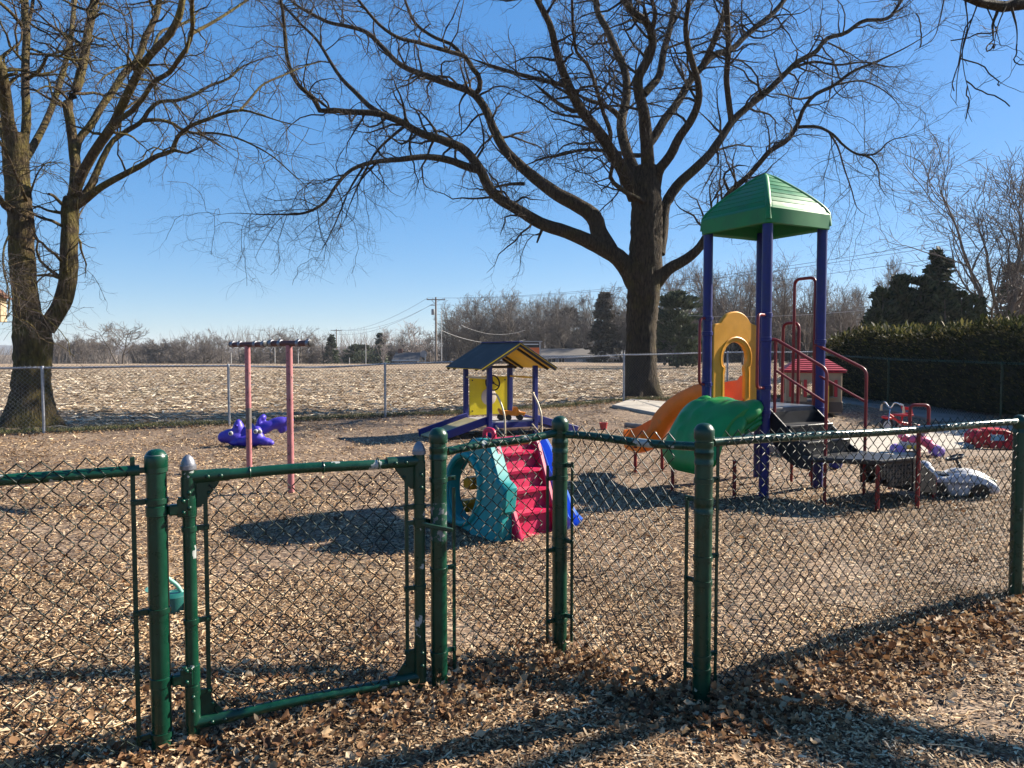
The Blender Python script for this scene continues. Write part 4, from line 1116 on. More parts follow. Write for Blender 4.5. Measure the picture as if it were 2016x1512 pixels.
conifer("pine_tree", "tall ragged pine rising highest among the dark evergreens", 1850, 497, 42, 110, NEEDLE, "cone", n=5200, seed=7, size=.06)
for i, (px, top, Y, w) in enumerate(((1738, 572, 37, 62), (1772, 548, 38, 84), (1812, 552, 38, 88), (1722, 612, 35, 44))):
    conifer("cedar_tree", ("dark bushy cedar second from the left of the evergreen clump", "dark bushy cedar at the clump's peak left of the ragged pine", "dark bushy cedar below the ragged pine's left side", "low dark cedar at the clump's left end over the hedge")[i], px, top, Y, w, NEEDLE, "column", n=6500, seed=20 + i, size=.055)
for i, (px, top, Y, w) in enumerate(((1860, 572, 36, 50), (1893, 578, 36, 36), (1915, 585, 36, 26), (1932, 590, 37, 16))):
    conifer("arborvitae", ("broad arborvitae column right of the thin grey pole", "arborvitae column, second right of the thin grey pole", "narrow arborvitae column third right of the thin grey pole", "very narrow arborvitae column at the row's right end")[i], px, top, Y, w, NEEDLE, "column", n=3400, seed=30 + i, size=.05)
conifer("pine_tree", "loose green pine showing behind the very large bare tree", 2000, 520, 55, 120, NEEDLE_FAR, "cone", n=2600, seed=40, size=.06)

# ------------------------------------------------------------------ hedge behind the green fence
def hedge():
    g = np.random.default_rng(8)
    a, b = Vector((9.62, 22.9, 0)), Vector((12.1, 8.4, 0))
    d = (b - a); Ln = d.length; d.normalize(); nrm = Vector((-d.y, d.x, 0))       # towards the back
    if nrm.x < 0: nrm = -nrm
    root = thing("yew_hedge", "tall dark clipped yew hedge with sunlit shaggy top behind the green fence", "hedge", (a.x, a.y, th(a.x, a.y)), math.atan2(d.y, d.x))
    dep = 1.7
    sgn = 1 if (Matrix.Rotation(math.atan2(d.y, d.x), 3, 'Z') @ Vector((0, 1, 0))).dot(nrm) > 0 else -1
    def top(s): return 1.90 + .07 * np.sin(s * 1.3) + .05 * np.sin(s * 3.1 + 1) - .55 * np.exp(-s / .5)
    core = MB()
    m = 40
    for k in range(m):
        s0, s1 = Ln * k / m, Ln * (k + 1) / m
        z0, z1 = float(top(s0)) - .16, float(top(s1)) - .16
        y0, y1 = .2 * sgn, (dep - .15) * sgn
        core.add([(s0, y0, 0), (s1, y0, 0), (s1, y1, 0), (s0, y1, 0), (s0, y0, z0), (s1, y0, z1), (s1, y1, z1), (s0, y1, z0)], [(0, 1, 5, 4), (2, 3, 7, 6), (4, 5, 6, 7)] + ([(0, 4, 7, 3)] if k == 0 else []) + ([(1, 2, 6, 5)] if k == m - 1 else []))
    core.build("branch_core", M("hedge_core", (0.02, 0.022, 0.010), .95, .3, 4), root)
    n = 44000
    s = g.random(n) * Ln
    zt = top(s)
    face = g.random(n)
    y = np.where(face < .45, g.normal(.08, .09, n), dep * g.random(n))
    z = np.where(face < .45, g.random(n) * zt, zt + g.normal(-.05, .09, n))
    end = g.random(n) < .05
    s = np.where(end, g.normal(.05, .1, n), s); y = np.where(end, dep * g.random(n), y); z = np.where(end, g.random(n) * 1.3, z)
    P = np.stack([s, y * sgn, z], 1)
    D = np.stack([g.normal(0, .5, n), np.where(face < .45, -.9, g.normal(0, .35, n)) * sgn, np.where(face < .45, .55, 1.1) * np.ones(n)], 1) + g.normal(0, .25, (n, 3))
    sz = np.where(face < .45, .085, .07 + .12 * g.random(n) ** 3) * (.6 + .7 * g.random(n))
    v, q, t = sprays(P, D, sz, g, .32)
    o = np_mesh("foliage", v, q, YEW, root, smooth=False, tris=t); o["kind"] = "stuff"
hedge()
# ------------------------------------------------------------------ chain link
def chain_link(p0, p1, z0, z1, pitch=.072, r=.0025, ns=4, top_out=.035, jit=.0025, seed=0, sag=None, bends=True):
    """interlocked zigzag wires between two plan points; z0/z1: (bottom, top) at each end"""
    g = np.random.default_rng(seed)
    p0 = np.array(p0[:2], float); p1 = np.array(p1[:2], float)
    Ln = np.linalg.norm(p1 - p0); d = (p1 - p0) / Ln; nr = np.array([-d[1], d[0]])
    nw = int(Ln / (pitch / 2)) - 1
    H = max(z0[1] - z0[0], z1[1] - z1[0]) + top_out
    kk = int(H / (pitch / 2)) + 1
    i = np.arange(nw)[:, None]; j = np.arange(kk + 1)[None, :]
    u = (i + ((i + j) % 2)) * pitch / 2 + (Ln - (nw + 1) * pitch / 2) / 2
    u = u + g.normal(0, jit, u.shape)
    f = u / Ln
    bot = z0[0] * (1 - f) + z1[0] * f; top = z0[1] * (1 - f) + z1[1] * f + top_out
    z = top - j * (pitch / 2) + g.normal(0, jit * .6, u.shape)
    z = np.maximum(z, bot)
    off = np.where((i + j) % 2 == 0, .0022, -.0022) + .006 * np.sin(u * 5 + z * 4)
    P = np.stack([p0[0] + d[0] * u + nr[0] * off, p0[1] + d[1] * u + nr[1] * off, z], axis=2)
    if not bends: return tubes_np(P, np.full(P.shape[:2], r), ns)
    # round the bends a little: three points at each node
    a = P[:, :-1] * .9 + P[:, 1:] * .1; b = P[:, :-1] * .1 + P[:, 1:] * .9
    seq = [P[:, :1]]
    for k in range(kk):
        seq += [a[:, k:k + 1], b[:, k:k + 1]]
    seq.append(P[:, -1:])
    Q = np.concatenate(seq, axis=1)
    return tubes_np(Q, np.full(Q.shape[:2], r), ns)

def dome_cap(mb, c, r, h=.028, n=20):
    mb.lathe([(r + .004, -.045), (r + .0055, -.042), (r + .0055, -.004), (r + .004, 0), (r * .96, h * .35), (r * .75, h * .72), (r * .4, h * .93), (0, h)], c, n)
def acorn(mb, c, r, n=18):
    mb.lathe([(r + .004, -.018), (r + .006, -.016), (r + .006, .0), (r + .003, .002), (r * 1.10, .006), (r * .98, .018), (r * .70, .032), (r * .30, .041), (0, .044)], c, n)
def post_obj(root, p, r, z0, z1, mat, capmat, n=22, name="post"):
    mb = MB(); mb.lathe([(r, z0), (r, z1 - .02)], (p[0], p[1], 0), n)
    o = mb.build(name, mat, root, world=True)
    c = MB(); dome_cap(c, (p[0], p[1], z1 - .022), r); c.build("post_cap", capmat, root, world=True)
    return o
def band(root, p, r, z, d, reach=.055, mat=None, h=.022):
    """flat tension band round a post with its bolted tab towards the mesh"""
    mb = MB()
    mb.lathe([(r + .0005, -h / 2), (r + .0045, -h / 2 + .001), (r + .0045, h / 2 - .001), (r + .0005, h / 2)], (p[0], p[1], z), 20)
    q = Vector((p[0], p[1], z)); d = Vector((d[0], d[1], 0)).normalized()
    mb.beam(q + d * (r * .9), q + d * (r + reach), .012, h, bev=.002)
    s = Vector((-d.y, d.x, 0))
    e = q + d * (r + reach * .72)
    mb.tube([e - s * .016, e + s * .016], .006, 6)
    mb.build("tension_band", mat or GREEN_DARK, root, world=True)
def collar(root, p, r, z, mat=None):
    mb = MB()
    mb.lathe([(r + .0005, -.03), (r + .004, -.028), (r + .004, -.012), (r + .0015, -.008), (r + .0015, .008), (r + .004, .012), (r + .004, .028), (r + .0005, .03)], (p[0], p[1], z), 20)
    mb.build("rail_collar", mat or GREEN_DARK, root, world=True)
def tbar(root, p, d, r, z0, z1, off=.045):
    q = Vector((p[0], p[1], 0)) + Vector((d[0], d[1], 0)).normalized() * (r + off)
    MB().beam(q + Vector((0, 0, z0)), q + Vector((0, 0, z1)), .006, .017, up=(d[0], d[1], 0), bev=.001).build("tension_bar", GREEN_DARK, root, world=True)
    return q
def rail_obj(root, a, b, r, mat, name="top_rail", bow=0.0, n=12):
    a, b = Vector(a), Vector(b)
    pts = [a.lerp(b, t) + Vector((0, 0, -bow * math.sin(math.pi * t) + .004 * math.sin(7 * t + a.x))) for t in [i / 14 for i in range(15)]]
    return MB().tube(pts, r, n).build(name, mat, root, world=True)
def dirxy(a, b):
    v = Vector((b[0] - a[0], b[1] - a[1], 0)); v.normalize(); return v

# surveyed posts of the near fence
PA = Vector((-1.41, 2.90, 0)); PB = Vector((-.345, 3.43, 0)); PC = Vector((.2535, 3.87, 0)); PD = Vector((.857, 3.27, 0)); PE = Vector((3.13, 4.52, 0))
PL = Vector((-3.35, 1.72, 0)); PF = Vector((5.6, 5.9, 0))
def near_left():
    root = thing("chain_link_fence", "green chain link fence run with the gate's fat hinge post, white chipped cap", "fence", (PA.x, PA.y, 0))
    post_obj(root, PA, .0385, -.2, 1.205, GREEN_POST, GREEN_GATE)
    post_obj(root, PL, .0385, -.2, 1.22, GREEN_POST, GREEN_GATE)
    d = dirxy(PA, PL)
    MB().lathe([(.0392, -.055), (.0402, -.053), (.0402, -.018), (.0392, -.016)], (PA.x, PA.y, 1.205), 20).build("bare_collar", M("flaked_white", (.26, .27, .27), .6, .15, 30), root, world=True)
    rail_obj(root, PA + d * .06 + Vector((0, 0, 1.135)), PL + Vector((0, 0, 1.125)), .0215, GREEN_GATE)
    q = tbar(root, PA, d, .0385, .03, 1.185)
    for z in (1.13, 1.005, .565, .06): band(root, PA, .0385, z, d)
    v, f = chain_link(PA + d * .085, PL, (.03, 1.16), (.04, 1.15), seed=1)
    n = np.array([-d.y, d.x, 0]) * -.024
    o = np_mesh("chain_link_mesh", v + (n if n[1] < 0 else -n) - np.array(root.location), f, GREEN_WIRE, root); o["kind"] = "stuff"
near_left()
def near_right():
    root = thing("chain_link_fence", "green chain link fence jogging round two corner posts to the right", "fence", (PB.x, PB.y, 0))
    tops = {"B": 1.235, "C": 1.25, "D": 1.272, "E": 1.20, "F": 1.2}
    for p, t, r in ((PB, 1.235, .0385), (PC, 1.25, .0395), (PD, 1.272, .0395), (PE, 1.20, .036), (PF, 1.2, .036)):
        post_obj(root, p, r, -.2, t, GREEN_POST, GREEN_DARK)
    runs = ((PB, PC, 1.125, 1.165, 2), (PC, PD, 1.16, 1.165, 3), (PD, PE, 1.185, 1.16, 4), (PE, PF, 1.16, 1.15, 5))
    for a, b, za, zb, sd in runs:
        d = dirxy(a, b)
        A = a + d * .05 + Vector((0, 0, za)); B = b - d * .03 + Vector((0, 0, zb))
        rail_obj(root, A, B, .0205, GREEN_POST if sd == 4 else GREEN_GATE)
        g0, g1 = (.05, .06) if sd != 4 else (.03, .10)
        v, f = chain_link(a + d * .085, b - d * (.085 if sd != 4 else .03), (g0, za + .02), (g1, zb + .02), seed=sd, r=.0026)
        s = np.array([-d.y, d.x, 0]); s = s if s[1] < 0 else -s
        o = np_mesh("chain_link_mesh", v + s * .024 - np.array(root.location), f, GREEN_WIRE, root); o["kind"] = "stuff"
    dBC, dCD, dDE = dirxy(PB, PC), dirxy(PC, PD), dirxy(PD, PE)
    for p, d, zs, z0, z1 in ((PB, dBC, (.995, .57, .17), .06, .95), (PC, -dBC, (.93, .55, .17), .05, 1.0), (PC, dCD, (1.0, .60, .20), .06, 1.02), (PD, -dCD, (.93, .56, .16), .05, .93), (PD, dDE, (1.02, .67, .22), .06, 1.17)):
        tbar(root, p, d, .039, z0, z1)
        for z in zs: band(root, p, .039, z, d)
    for p, zs in ((PB, (1.12,)), (PC, (1.14, 1.09)), (PD, (1.165, 1.12, .90)), (PE, (1.12,))):
        for z in zs: collar(root, p, .039 if p is not PE else .0365, z)
    # bare metal wear on the latch post
    mb = MB(); mb.lathe([(.0389, -.09), (.0389, .09)], (PB.x, PB.y, .80), 20)
    w = mb.build("worn_patch", M("rubbed_metal", (.15, .155, .155), .6, .3, 40, chips=((.003, .05, .026), .47, 26)), root, world=True)
near_right()

def gate():
    d = dirxy(PA, PB); nrm = Vector((d.y, -d.x, 0))          # nrm: towards the viewer
    if nrm.y > 0: nrm = -nrm
    S0 = PA + d * .116; S1 = PB - d * .095
    root = thing("gate", "green chain link gate with silver acorn caps and paint worn off its top rail", "gate", (S0.x, S0.y, 0))
    Z = Vector((0, 0, 1))
    for p, z1 in ((S0, 1.15), (S1, 1.15)):
        MB().lathe([(.026, .03), (.026, z1)], (p.x, p.y, 0), 20).build("stile", GREEN_GATE, root, world=True)
        mb = MB(); acorn(mb, (p.x, p.y, z1 - .012), .0255); mb.build("acorn_cap", SILVER, root, world=True)
    for z, nm in ((1.09, "top_rail"), (.075, "bottom_rail")):
        rail_obj(root, S0 + d * .02 + Z * z, S1 - d * .02 + Z * z, .0225, GREEN_GATE, nm)
    # corner fittings: sleeve, web plate, bolts
    for p, sd in ((S0, 1), (S1, -1)):
        for z, up in ((1.09, -1), (.075, 1)):
            mb = MB()
            mb.tube([p + Z * z + d * sd * .01, p + Z * z + d * sd * .155], .0265, 16)
            mb.tube([p + Z * (z - up * .0), p + Z * (z + up * .16)], .0295, 16)
            Mx = Matrix((( d.x * sd, 0, nrm.x, 0), (d.y * sd, 0, nrm.y, 0), (0, up, 0, 0), (0, 0, 0, 1)))
            Mx = Matrix.Translation(p + Z * z) @ Mx
            mb.plate([(.02, .02), (.12, .02), (.11, .04), (.045, .125), (.02, .13)], [], .007, Mx, .001)
            for t in (.07, .12): mb.ell(p + Z * z + d * sd * t + nrm * .027, (.010, .010, .010), n=8, m=5)
            for t in (.06, .12): mb.ell(p + Z * (z + up * t) + nrm * .030, (.010, .010, .010), n=8, m=5)
            mb.ell(p + Z * (z + up * .07) + d * sd * .075 + nrm * .004, (.008, .008, .008), n=8, m=5)
            mb.build("corner_bracket", GREEN_DARK, root, world=True)
    q0 = S0 + d * .062; q1 = S1 - d * .062
    for q in (q0, q1):
        MB().beam(q + Z * .09, q + Z * 1.03, .006, .017, up=d, bev=.001).build("tension_bar", GREEN_DARK, root, world=True)
    for p, sd in ((S0, 1), (S1, -1)):
        for z in (.88, .50, .20): band(root, p, .026, z, d * sd, .05)
    # rail ties
    for t in (.24, .55, .80):
        p = S0.lerp(S1, t) + Z * 1.09
        MB().torus(p, .0245, .0032, d, 16, 6).build("rail_tie", GREEN_DARK, root, world=True)
    v, f = chain_link(q0, q1, (.08, 1.055), (.08, 1.055), seed=9, top_out=0.0)
    o = np_mesh("chain_link_mesh", v + np.array(nrm) * .012 - np.array(root.location), f, GREEN_WIRE, root); o["kind"] = "stuff"
    # hinges: pintle bracket on the post, strap on the stile
    for z in (.965, .275):
        mb = MB()
        mb.lathe([(.0395, -.02), (.0425, -.018), (.0425, .018), (.0395, .02)], (PA.x, PA.y, z), 20)
        mb.beam(PA + Z * z + d * .04 + nrm * .014, PA + Z * z + d * .085 + nrm * .014, .034, .044, bev=.006)
        mb.tube([S0 - d * .03 + nrm * .02 + Z * (z - .03), S0 - d * .03 + nrm * .02 + Z * (z + .05)], .011, 10)
        mb.lathe([(.0265, -.03), (.0305, -.028), (.0305, .042), (.0265, .044)], (S0.x, S0.y, z), 18)
        mb.beam(S0 + Z * (z + .006) - d * .045 + nrm * .025, S0 + Z * (z + .006) + nrm * .029, .010, .07, bev=.002)
        for t in (-.012, .034): mb.ell(S0 + Z * (z + t) - d * .022 + nrm * .034, (.009, .009, .009), n=8, m=5)
        mb.build("hinge", GREEN_GATE, root, world=True)
    # fork latch
    z = .805
    mb = MB()
    mb.lathe([(.0265, -.02), (.030, -.018), (.030, .018), (.0265, .02)], (S1.x, S1.y, z), 18)
    mb.beam(S1 + Z * (z - .005) + nrm * .025, PB + Z * (z - .045) + nrm * .05 + d * .05, .014, .02, bev=.003)
    mb.beam(S1 + Z * (z + .01) - nrm * .025, PB + Z * (z - .02) - nrm * .05, .014, .02, bev=.003)
    mb.beam(S1 + Z * z - d * .07, S1 + Z * z - d * .02, .012, .02, bev=.002)
    mb.build("latch", GREEN_DARK, root, world=True)
gate()

# ------------------------------------------------------------------ far fences
def run_fence(label, P, zt, rail_mat, wire_mat, post_mat, rail_r, post_every=None, sd=20, dips=None):
    root = thing("chain_link_fence", label, "fence", (P[0][0], P[0][1], 0))
    nb = NB()
    for i, p in enumerate(P):
        g0 = th(*p)
        mb = MB(); mb.lathe([(.028, g0 - .2), (.028, zt[i] - .03)], (p[0], p[1], 0), 10); mb.build("post", post_mat, root, world=True)
        mb = MB(); mb.lathe([(.031, -.05), (.031, -.01), (.02, .012), (0, .018)], (p[0], p[1], zt[i]), 10); mb.build("post_cap", post_mat, root, world=True)
        if i + 1 < len(P):
            q = P[i + 1]
            bow = dips.get(i, .004) if dips else .004
            rail_obj(root, (p[0], p[1], zt[i] - .02), (q[0], q[1], zt[i + 1] - .02), rail_r, rail_mat, bow=bow, n=8)
            v, f = chain_link(p, q, (g0 + .03, zt[i]), (th(*q) + .03, zt[i + 1]), seed=sd + i, pitch=.08, r=.0036, ns=3, top_out=.03, jit=.004, bends=False)
            d = dirxy(p, q)
            s = np.array([-d.y, d.x, 0]); s = s if s[1] < 0 else -s
            nb.add(v + s * .02 - np.array(root.location), f)
    nb.build("chain_link_mesh", wire_mat, root, kind="stuff")
run_fence("long grey galvanised chain link fence between the playground and the field", FAR, [1.29, 1.29, 1.30, 1.30, 1.38, 1.50, 1.56, 1.58], GALV, GALV_WIRE, GALV, .021, dips={1: .0, 2: .055})
run_fence("dark green chain link fence in front of the hedge", GREENF, [1.50, 1.40, 1.355, 1.34, 1.33], GREEN_POST, GREEN_WIRE, GREEN_POST, .021, sd=40)
# ------------------------------------------------------------------ play tower
TC = Vector((2.91, 8.565, 0)); TR = R(29.4)
TM = Matrix.Translation(TC) @ Matrix.Rotation(TR, 4, 'Z'); TI = TM.inverted()
def tl(px, py, Y): return TI @ at(px, py, Y)
def arc(c, r, a0, a1, n=6, ax=(0, 1)):
    return [(c[0] + r * math.cos(R(a0 + (a1 - a0) * i / n)), c[1] + r * math.sin(R(a0 + (a1 - a0) * i / n))) for i in range(n + 1)]
def bent(pts, rad=.06, n=5):
    """round the corners of a tube path"""
    P = [Vector(p) for p in pts]; out = [P[0]]
    for i in range(1, len(P) - 1):
        a = (P[i - 1] - P[i]); b = (P[i + 1] - P[i])
        r = min(rad, a.length * .45, b.length * .45)
        s = P[i] + a.normalized() * r; e = P[i] + b.normalized() * r
        for k in range(n + 1):
            t = k / n
            out.append(s * (1 - t) ** 2 + P[i] * 2 * t * (1 - t) + e * t ** 2)
    return out + [P[-1]]
def tower():
    root = thing("play_tower", "tall play tower on purple posts under a green pyramid roof", "play structure", TC, TR)
    s = .44
    corners = {"F": (-s, -s), "R": (s, -s), "L": (-s, s), "B": (s, s)}
    for k, (x, y) in corners.items():
        p = MB().lathe([(.055, -.2), (.055, 3.04)], (x, y, 0), 20).build("post", PURPLE_POST, root)
        for z in {"F": (1.98, 1.72, 1.20, .93, .5), "R": (1.70, .93, .6), "L": (1.98, 1.80, 1.2, .93), "B": (1.80, .93)}[k]:
            mb = MB().lathe([(.0555, -.025), (.0625, -.022), (.0625, .022), (.0555, .025)], (x, y, z), 18)
            mb.tube([(x + .05, y - .01, z), (x + .074, y - .012, z)], .014, 8)
            mb.build("clamp", PURPLE_POST, root)
    MB().box((0, 0, .945), (.86, .86, .055), bev=.008).build("deck", DECK, root)
    # roof ------------------------------------------------------------
    def ring(a, z, cr=.05, m=3):
        cr = min(cr, a * .6); pts = []
        for (sx, sy, a0) in ((1, 1, 0), (-1, 1, 90), (-1, -1, 180), (1, -1, 270)):
            for i in range(m + 1):
                t = R(a0 + 90 * i / m)
                pts.append((sx * (a - cr) + cr * math.cos(t), sy * (a - cr) + cr * math.sin(t), z))
        return pts
    A = .515
    rings = [ring(A - .05, 2.98), ring(A - .02, 2.955), ring(A, 2.965, .07), ring(A + .004, 3.12, .07), ring(A - .012, 3.145, .07)]
    def prof(t): return (A - .02) * (1 - t ** 1.25) + .035 * t
    nst = 8
    for i in range(nst):
        t0, t1 = i / nst, (i + 1) / nst
        z0, z1 = 3.145 + .47 * t0, 3.145 + .47 * t1
        rings.append(ring(prof(t0) - .002, z0 + .006, .07)); rings.append(ring(prof(t1) + .007, z1 - .004, .06)); rings.append(ring(prof(t1) - .005, z1, .06))
    rings += [ring(.03, 3.625, .03), ring(.008, 3.632, .008)]
    n = 16
    vs = [p for r_ in rings for p in r_]; fs = []
    for i in range(len(rings) - 1):
        for j in range(n):
            fs.append((i * n + j, i * n + (j + 1) % n, (i + 1) * n + (j + 1) % n, (i + 1) * n + j))
    fs.append(tuple((len(rings) - 1) * n + j for j in range(n)))
    # inner shell
    b = len(vs); inn = [ring(A - .05, 2.98), ring(A - .06, 3.11), ring(.03, 3.52, .02)]
    vs += [p for r_ in inn for p in r_]
    for i in range(2):
        for j in range(n):
            fs.append((b + i * n + j, b + (i + 1) * n + j, b + (i + 1) * n + (j + 1) % n, b + i * n + (j + 1) % n))
    fs.append(tuple(b + 2 * n + j for j in range(n))[::-1])
    roof = MB().add(vs, fs).build("roof", ROOF_GREEN, root, angle=28)
    for (sx, sy) in ((1, 1), (-1, 1), (-1, -1), (1, -1)):
        pts = [(sx * (prof(t) - .018), sy * (prof(t) - .018), 3.135 + .47 * t + .004) for t in [i / 10 for i in range(11)]]
        MB().tube([(sx * (A - .03), sy * (A - .03), 3.0)] + pts, [.035] + [.032] * 10 + [.02], 10).build("corner_rib", ROOF_GREEN, roof)
    # yellow arch panel on the slide side ------------------------------
    out = [(-.37, 0), (.37, 0), (.37, .90), (.355, .93), (.33, .945), (.30, .95), (.25, .965)] + arc((0, .80), .30, 35, 145, 12) + [(-.25, .965), (-.30, .95), (-.33, .945), (-.355, .93), (-.37, .90)]
    hole = [(-.17, .012), (.17, .012), (.17, .34), (.155, .40), (.165, .44)] + arc((0, .53), .20, -20, 200, 14) + [(-.165, .44), (-.155, .40), (-.17, .34)]
    Mx = Matrix.Translation((0, s, .972)) @ Matrix.Rotation(math.pi / 2, 4, 'X')
    pan = MB().plate(out, [hole], .065, Mx, .012).build("arch_panel", YELLOW, root)
    mb = MB()
    big = [Mx @ Vector((p[0], p[1], 0)) for p in [(-.22, .05), (-.22, .36), (-.205, .42)] + arc((0, .53), .255, 200, -20, 14) + [(.205, .42), (.22, .36), (.22, .05)]]
    for o_ in (-.034, .034): mb.tube([p + Vector((0, o_, 0)) for p in big], .012, 6)
    mb.build("arch_rib", YELLOW, pan)
    for sx in (-1, 1):
        MB().tube([(sx * .43, s, 1.80), (sx * .34, s, 1.80)], .016, 8).build("panel_bracket", PURPLE_POST, root)
    # orange slide -------------------------------------------------------
    P = [Vector(p) for p in ((2.70, 8.93, .985), (2.52, 9.22, .965), (2.32, 9.48, .86), (2.12, 9.64, .68), (1.96, 9.70, .50), (1.80, 9.70, .38), (1.66, 9.68, .335), (1.58, 9.66, .33))]
    A_ = catmull(np.array([list(TI @ p) for p in P]), 34)
    K = len(A_)
    def chute(i):
        t = i / (K - 1)
        h = .27 - .06 * min(1, t * 3) + (.05 if t < .08 else 0)
        w = .21 + .02 * t
        return [(-w - .035, h - .02), (-w - .05, h - .05), (-w - .035, -.02), (-w + .03, -.055), (w - .03, -.055), (w + .035, -.02), (w + .05, h - .05), (w + .035, h - .02), (w + .012, h - .005), (w - .005, h - .03), (w - .03, .03), (w - .08, 0), (0, -.012), (-w + .08, 0), (-w + .03, .03), (-w + .005, h - .03), (-w - .012, h - .005)]
    MB().sweep([tuple(p) for p in A_], chute).build("slide", ORANGE, root, angle=60)
    mb = MB()
    for p in ((1.62, 9.62), (1.98, 9.66)):
        q = TI @ Vector((p[0], p[1], 0)); mb2 = MB().lathe([(.022, -.2), (.022, .36)], (q.x, q.y, 0), 10); mb2.build("slide_leg", RED_RAIL, root)
    # green climber ------------------------------------------------------
    sec = catmull(np.array([(0.0, .955), (.10, 1.015), (.24, 1.02), (.40, .94), (.54, .80), (.65, .62), (.715, .45), (.715, .33), (.66, .26)]), 26)
    nv = 21
    g = np.random.default_rng(3)
    bumps = [(.30, .22, .075), (.30, -.02, .06), (.44, .05, .07), (.47, .27, .07), (.62, -.08, .06), (.62, .18, .06), (.75, .05, .06), (.78, .28, .05), (.50, -.2, .05)]
    def surf(i, j, side):
        t = i / (len(sec) - 1); v = -1 + 2 * j / (nv - 1)
        hw = .43 - .05 * t ** 3 - (.10 * max(0, t - .8) / .2) * 1.0 + .02 * math.sin(t * 9)
        o, z = sec[i]
        a = sec[min(i + 1, len(sec) - 1)] - sec[max(i - 1, 0)]; a = a / np.linalg.norm(a)
        nx, nz = a[1] * -1, a[0]                       # outward normal in (out, z)
        crown = .055 * (1 - v * v) * math.sin(math.pi * min(1, t * 1.15 + .1)) - .035 * abs(v) ** 6
        y = v * hw
        d = crown
        for (bt, by, br) in bumps:
            rr = math.hypot((t - bt) * 1.25, y - by) / br
            if rr < 1: d += .026 * (1 - rr * rr) ** .6
            elif rr < 1.35: d -= .006 * (1.35 - rr) / .35
        d = d if side > 0 else crown - .05
        return (-.462 - (o + nx * d), y, z + nz * d)
    vs, fs = [], []
    ni = len(sec)
    for side in (1, -1):
        for i in range(ni):
            for j in range(nv): vs.append(surf(i, j, side))
    q = ni * nv
    for i in range(ni - 1):
        for j in range(nv - 1):
            a = i * nv + j
            fs.append((a, a + 1, a + nv + 1, a + nv)); fs.append((q + a, q + a + nv, q + a + nv + 1, q + a + 1))
    for i in range(ni - 1):
        for j in (0, nv - 1):
            a = i * nv + j; f = (a, a + nv, q + a + nv, q + a); fs.append(f if j == 0 else f[::-1])
    for i in (0, ni - 1):
        for j in range(nv - 1):
            a = i * nv + j; f = (a, a + 1, q + a + 1, q + a); fs.append(f[::-1] if i == 0 else f)
    cl = MB().add(vs, fs).build("climber", CLIMB_GREEN, root, angle=50)
    # leaf lobes and fingers moulded on the climber's near edge
    mb = MB()
    Rl = Matrix.Rotation(R(-35), 3, 'Y')
    mb.ell((-.62, -.36, .93), (.20, .16, .10), Rl); mb.ell((-.82, -.33, .78), (.19, .17, .10), Matrix.Rotation(R(-52), 3, 'Y'))
    mb.ell((-.60, .02, 1.03), (.12, .17, .05)); mb.ell((-.70, .22, 1.01), (.10, .11, .06), Rl)
    lobes = mb.build("leaf_lobe", CLIMB_GREEN, cl)
    mb = MB()
    mb.ell((-.60, -.385, .86), (.16, .05, .15))
    for k in range(4):
        z0 = .985 - .052 * k
        mb.tube([(-.39 - .012 * k, -.425, z0 - .005), (-.47, -.425, z0), (-.60, -.42, z0 - .045), (-.70, -.40, z0 - .12)], [.016, .030, .034, .02], 8)
    mb.build("finger_ridge", CLIMB_GREEN, cl)
    for (x, y) in ((-1.08, .30), (-1.05, -.24), (-.80, -.36)):
        MB().lathe([(.02, -.2), (.02, .42)], (x, y, 0), 10).build("climber_leg", RED_RAIL, root)
    # D handles at the climber
    F, Lc = Vector((-s, -s, 0)), Vector((-s, s, 0))
    for c, dx in ((F, (-.24, -.10)), (Lc, (-.15, -.03))):
        e = Vector((dx[0], dx[1], 0))
        z1, z0 = (1.98, 1.20)
        MB().tube(bent([c + Vector((0, 0, z1)), c + e + Vector((0, 0, z1)), c + e + Vector((0, 0, z0)), c + Vector((0, 0, z0))], .07), .0165, 10).build("grab_bar", RED_RAIL, root)
    # stairs -------------------------------------------------------------
    for (y0, z) in ((-.46, .80), (-.68, .65)):
        MB().box((0, y0 - .115, z - .015), (.70, .25, .03), bev=.006).build("step", BLACK_STEP, root)
        MB().box((0, y0 - .005, z + .065), (.70, .012, .13)).build("riser", BLACK_STEP, root)
    MB().box((0, -.905, .565), (.70, .012, .13)).build("riser", BLACK_STEP, root)
    for sx in (-1, 1):
        o = [(-.44, .965), (-.44, .70), (-.50, .58), (-.66, .44), (-.80, .37), (-.98, .37), (-1.0, .54), (-.95, .56)]
        Mx = Matrix(((0, 0, 1, sx * .36), (1, 0, 0, 0), (0, 1, 0, 0), (0, 0, 0, 1)))
        MB().plate(o, [], .02, Mx, .003).build("stringer", BLACK_STEP, root)
    poly = [(-.40, -.90), (-.38, -1.06), (.03, -1.50), (.54, -1.53), (.50, -.90)]
    MB().plate(poly, [], .05, Matrix.Translation((0, 0, .485)), .008).build("transfer_platform", BLACK_STEP, root)
    # perforated skirt under the platform's near edge
    mb = MB()
    W, H = .50, .21
    nx_, nz_ = 11, 5
    def pf(u, z): return Vector((.04 + u * (.53 - .04), -1.492 - u * .028, z))
    for k in range(nx_ + 1):
        u = k / nx_; mb.beam(pf(u, .455), pf(u, .455 - H * (1 if u > .3 else .55 + u * 1.5)), .006, .028, up=(1, 0, 0), bev=0)
    for k in range(nz_ + 1):
        z = .455 - H * k / nz_; mb.beam(pf(0 if k < 4 else .25, z), pf(1, z), .0055, .024, bev=0)
    mb.build("perforated_skirt", BLACK_STEP, root)
    # lower step at the platform's far side, with side panels
    MB().box((.72, -1.22, .265), (.36, .56, .035), bev=.006).build("step", BLACK_STEP, root)
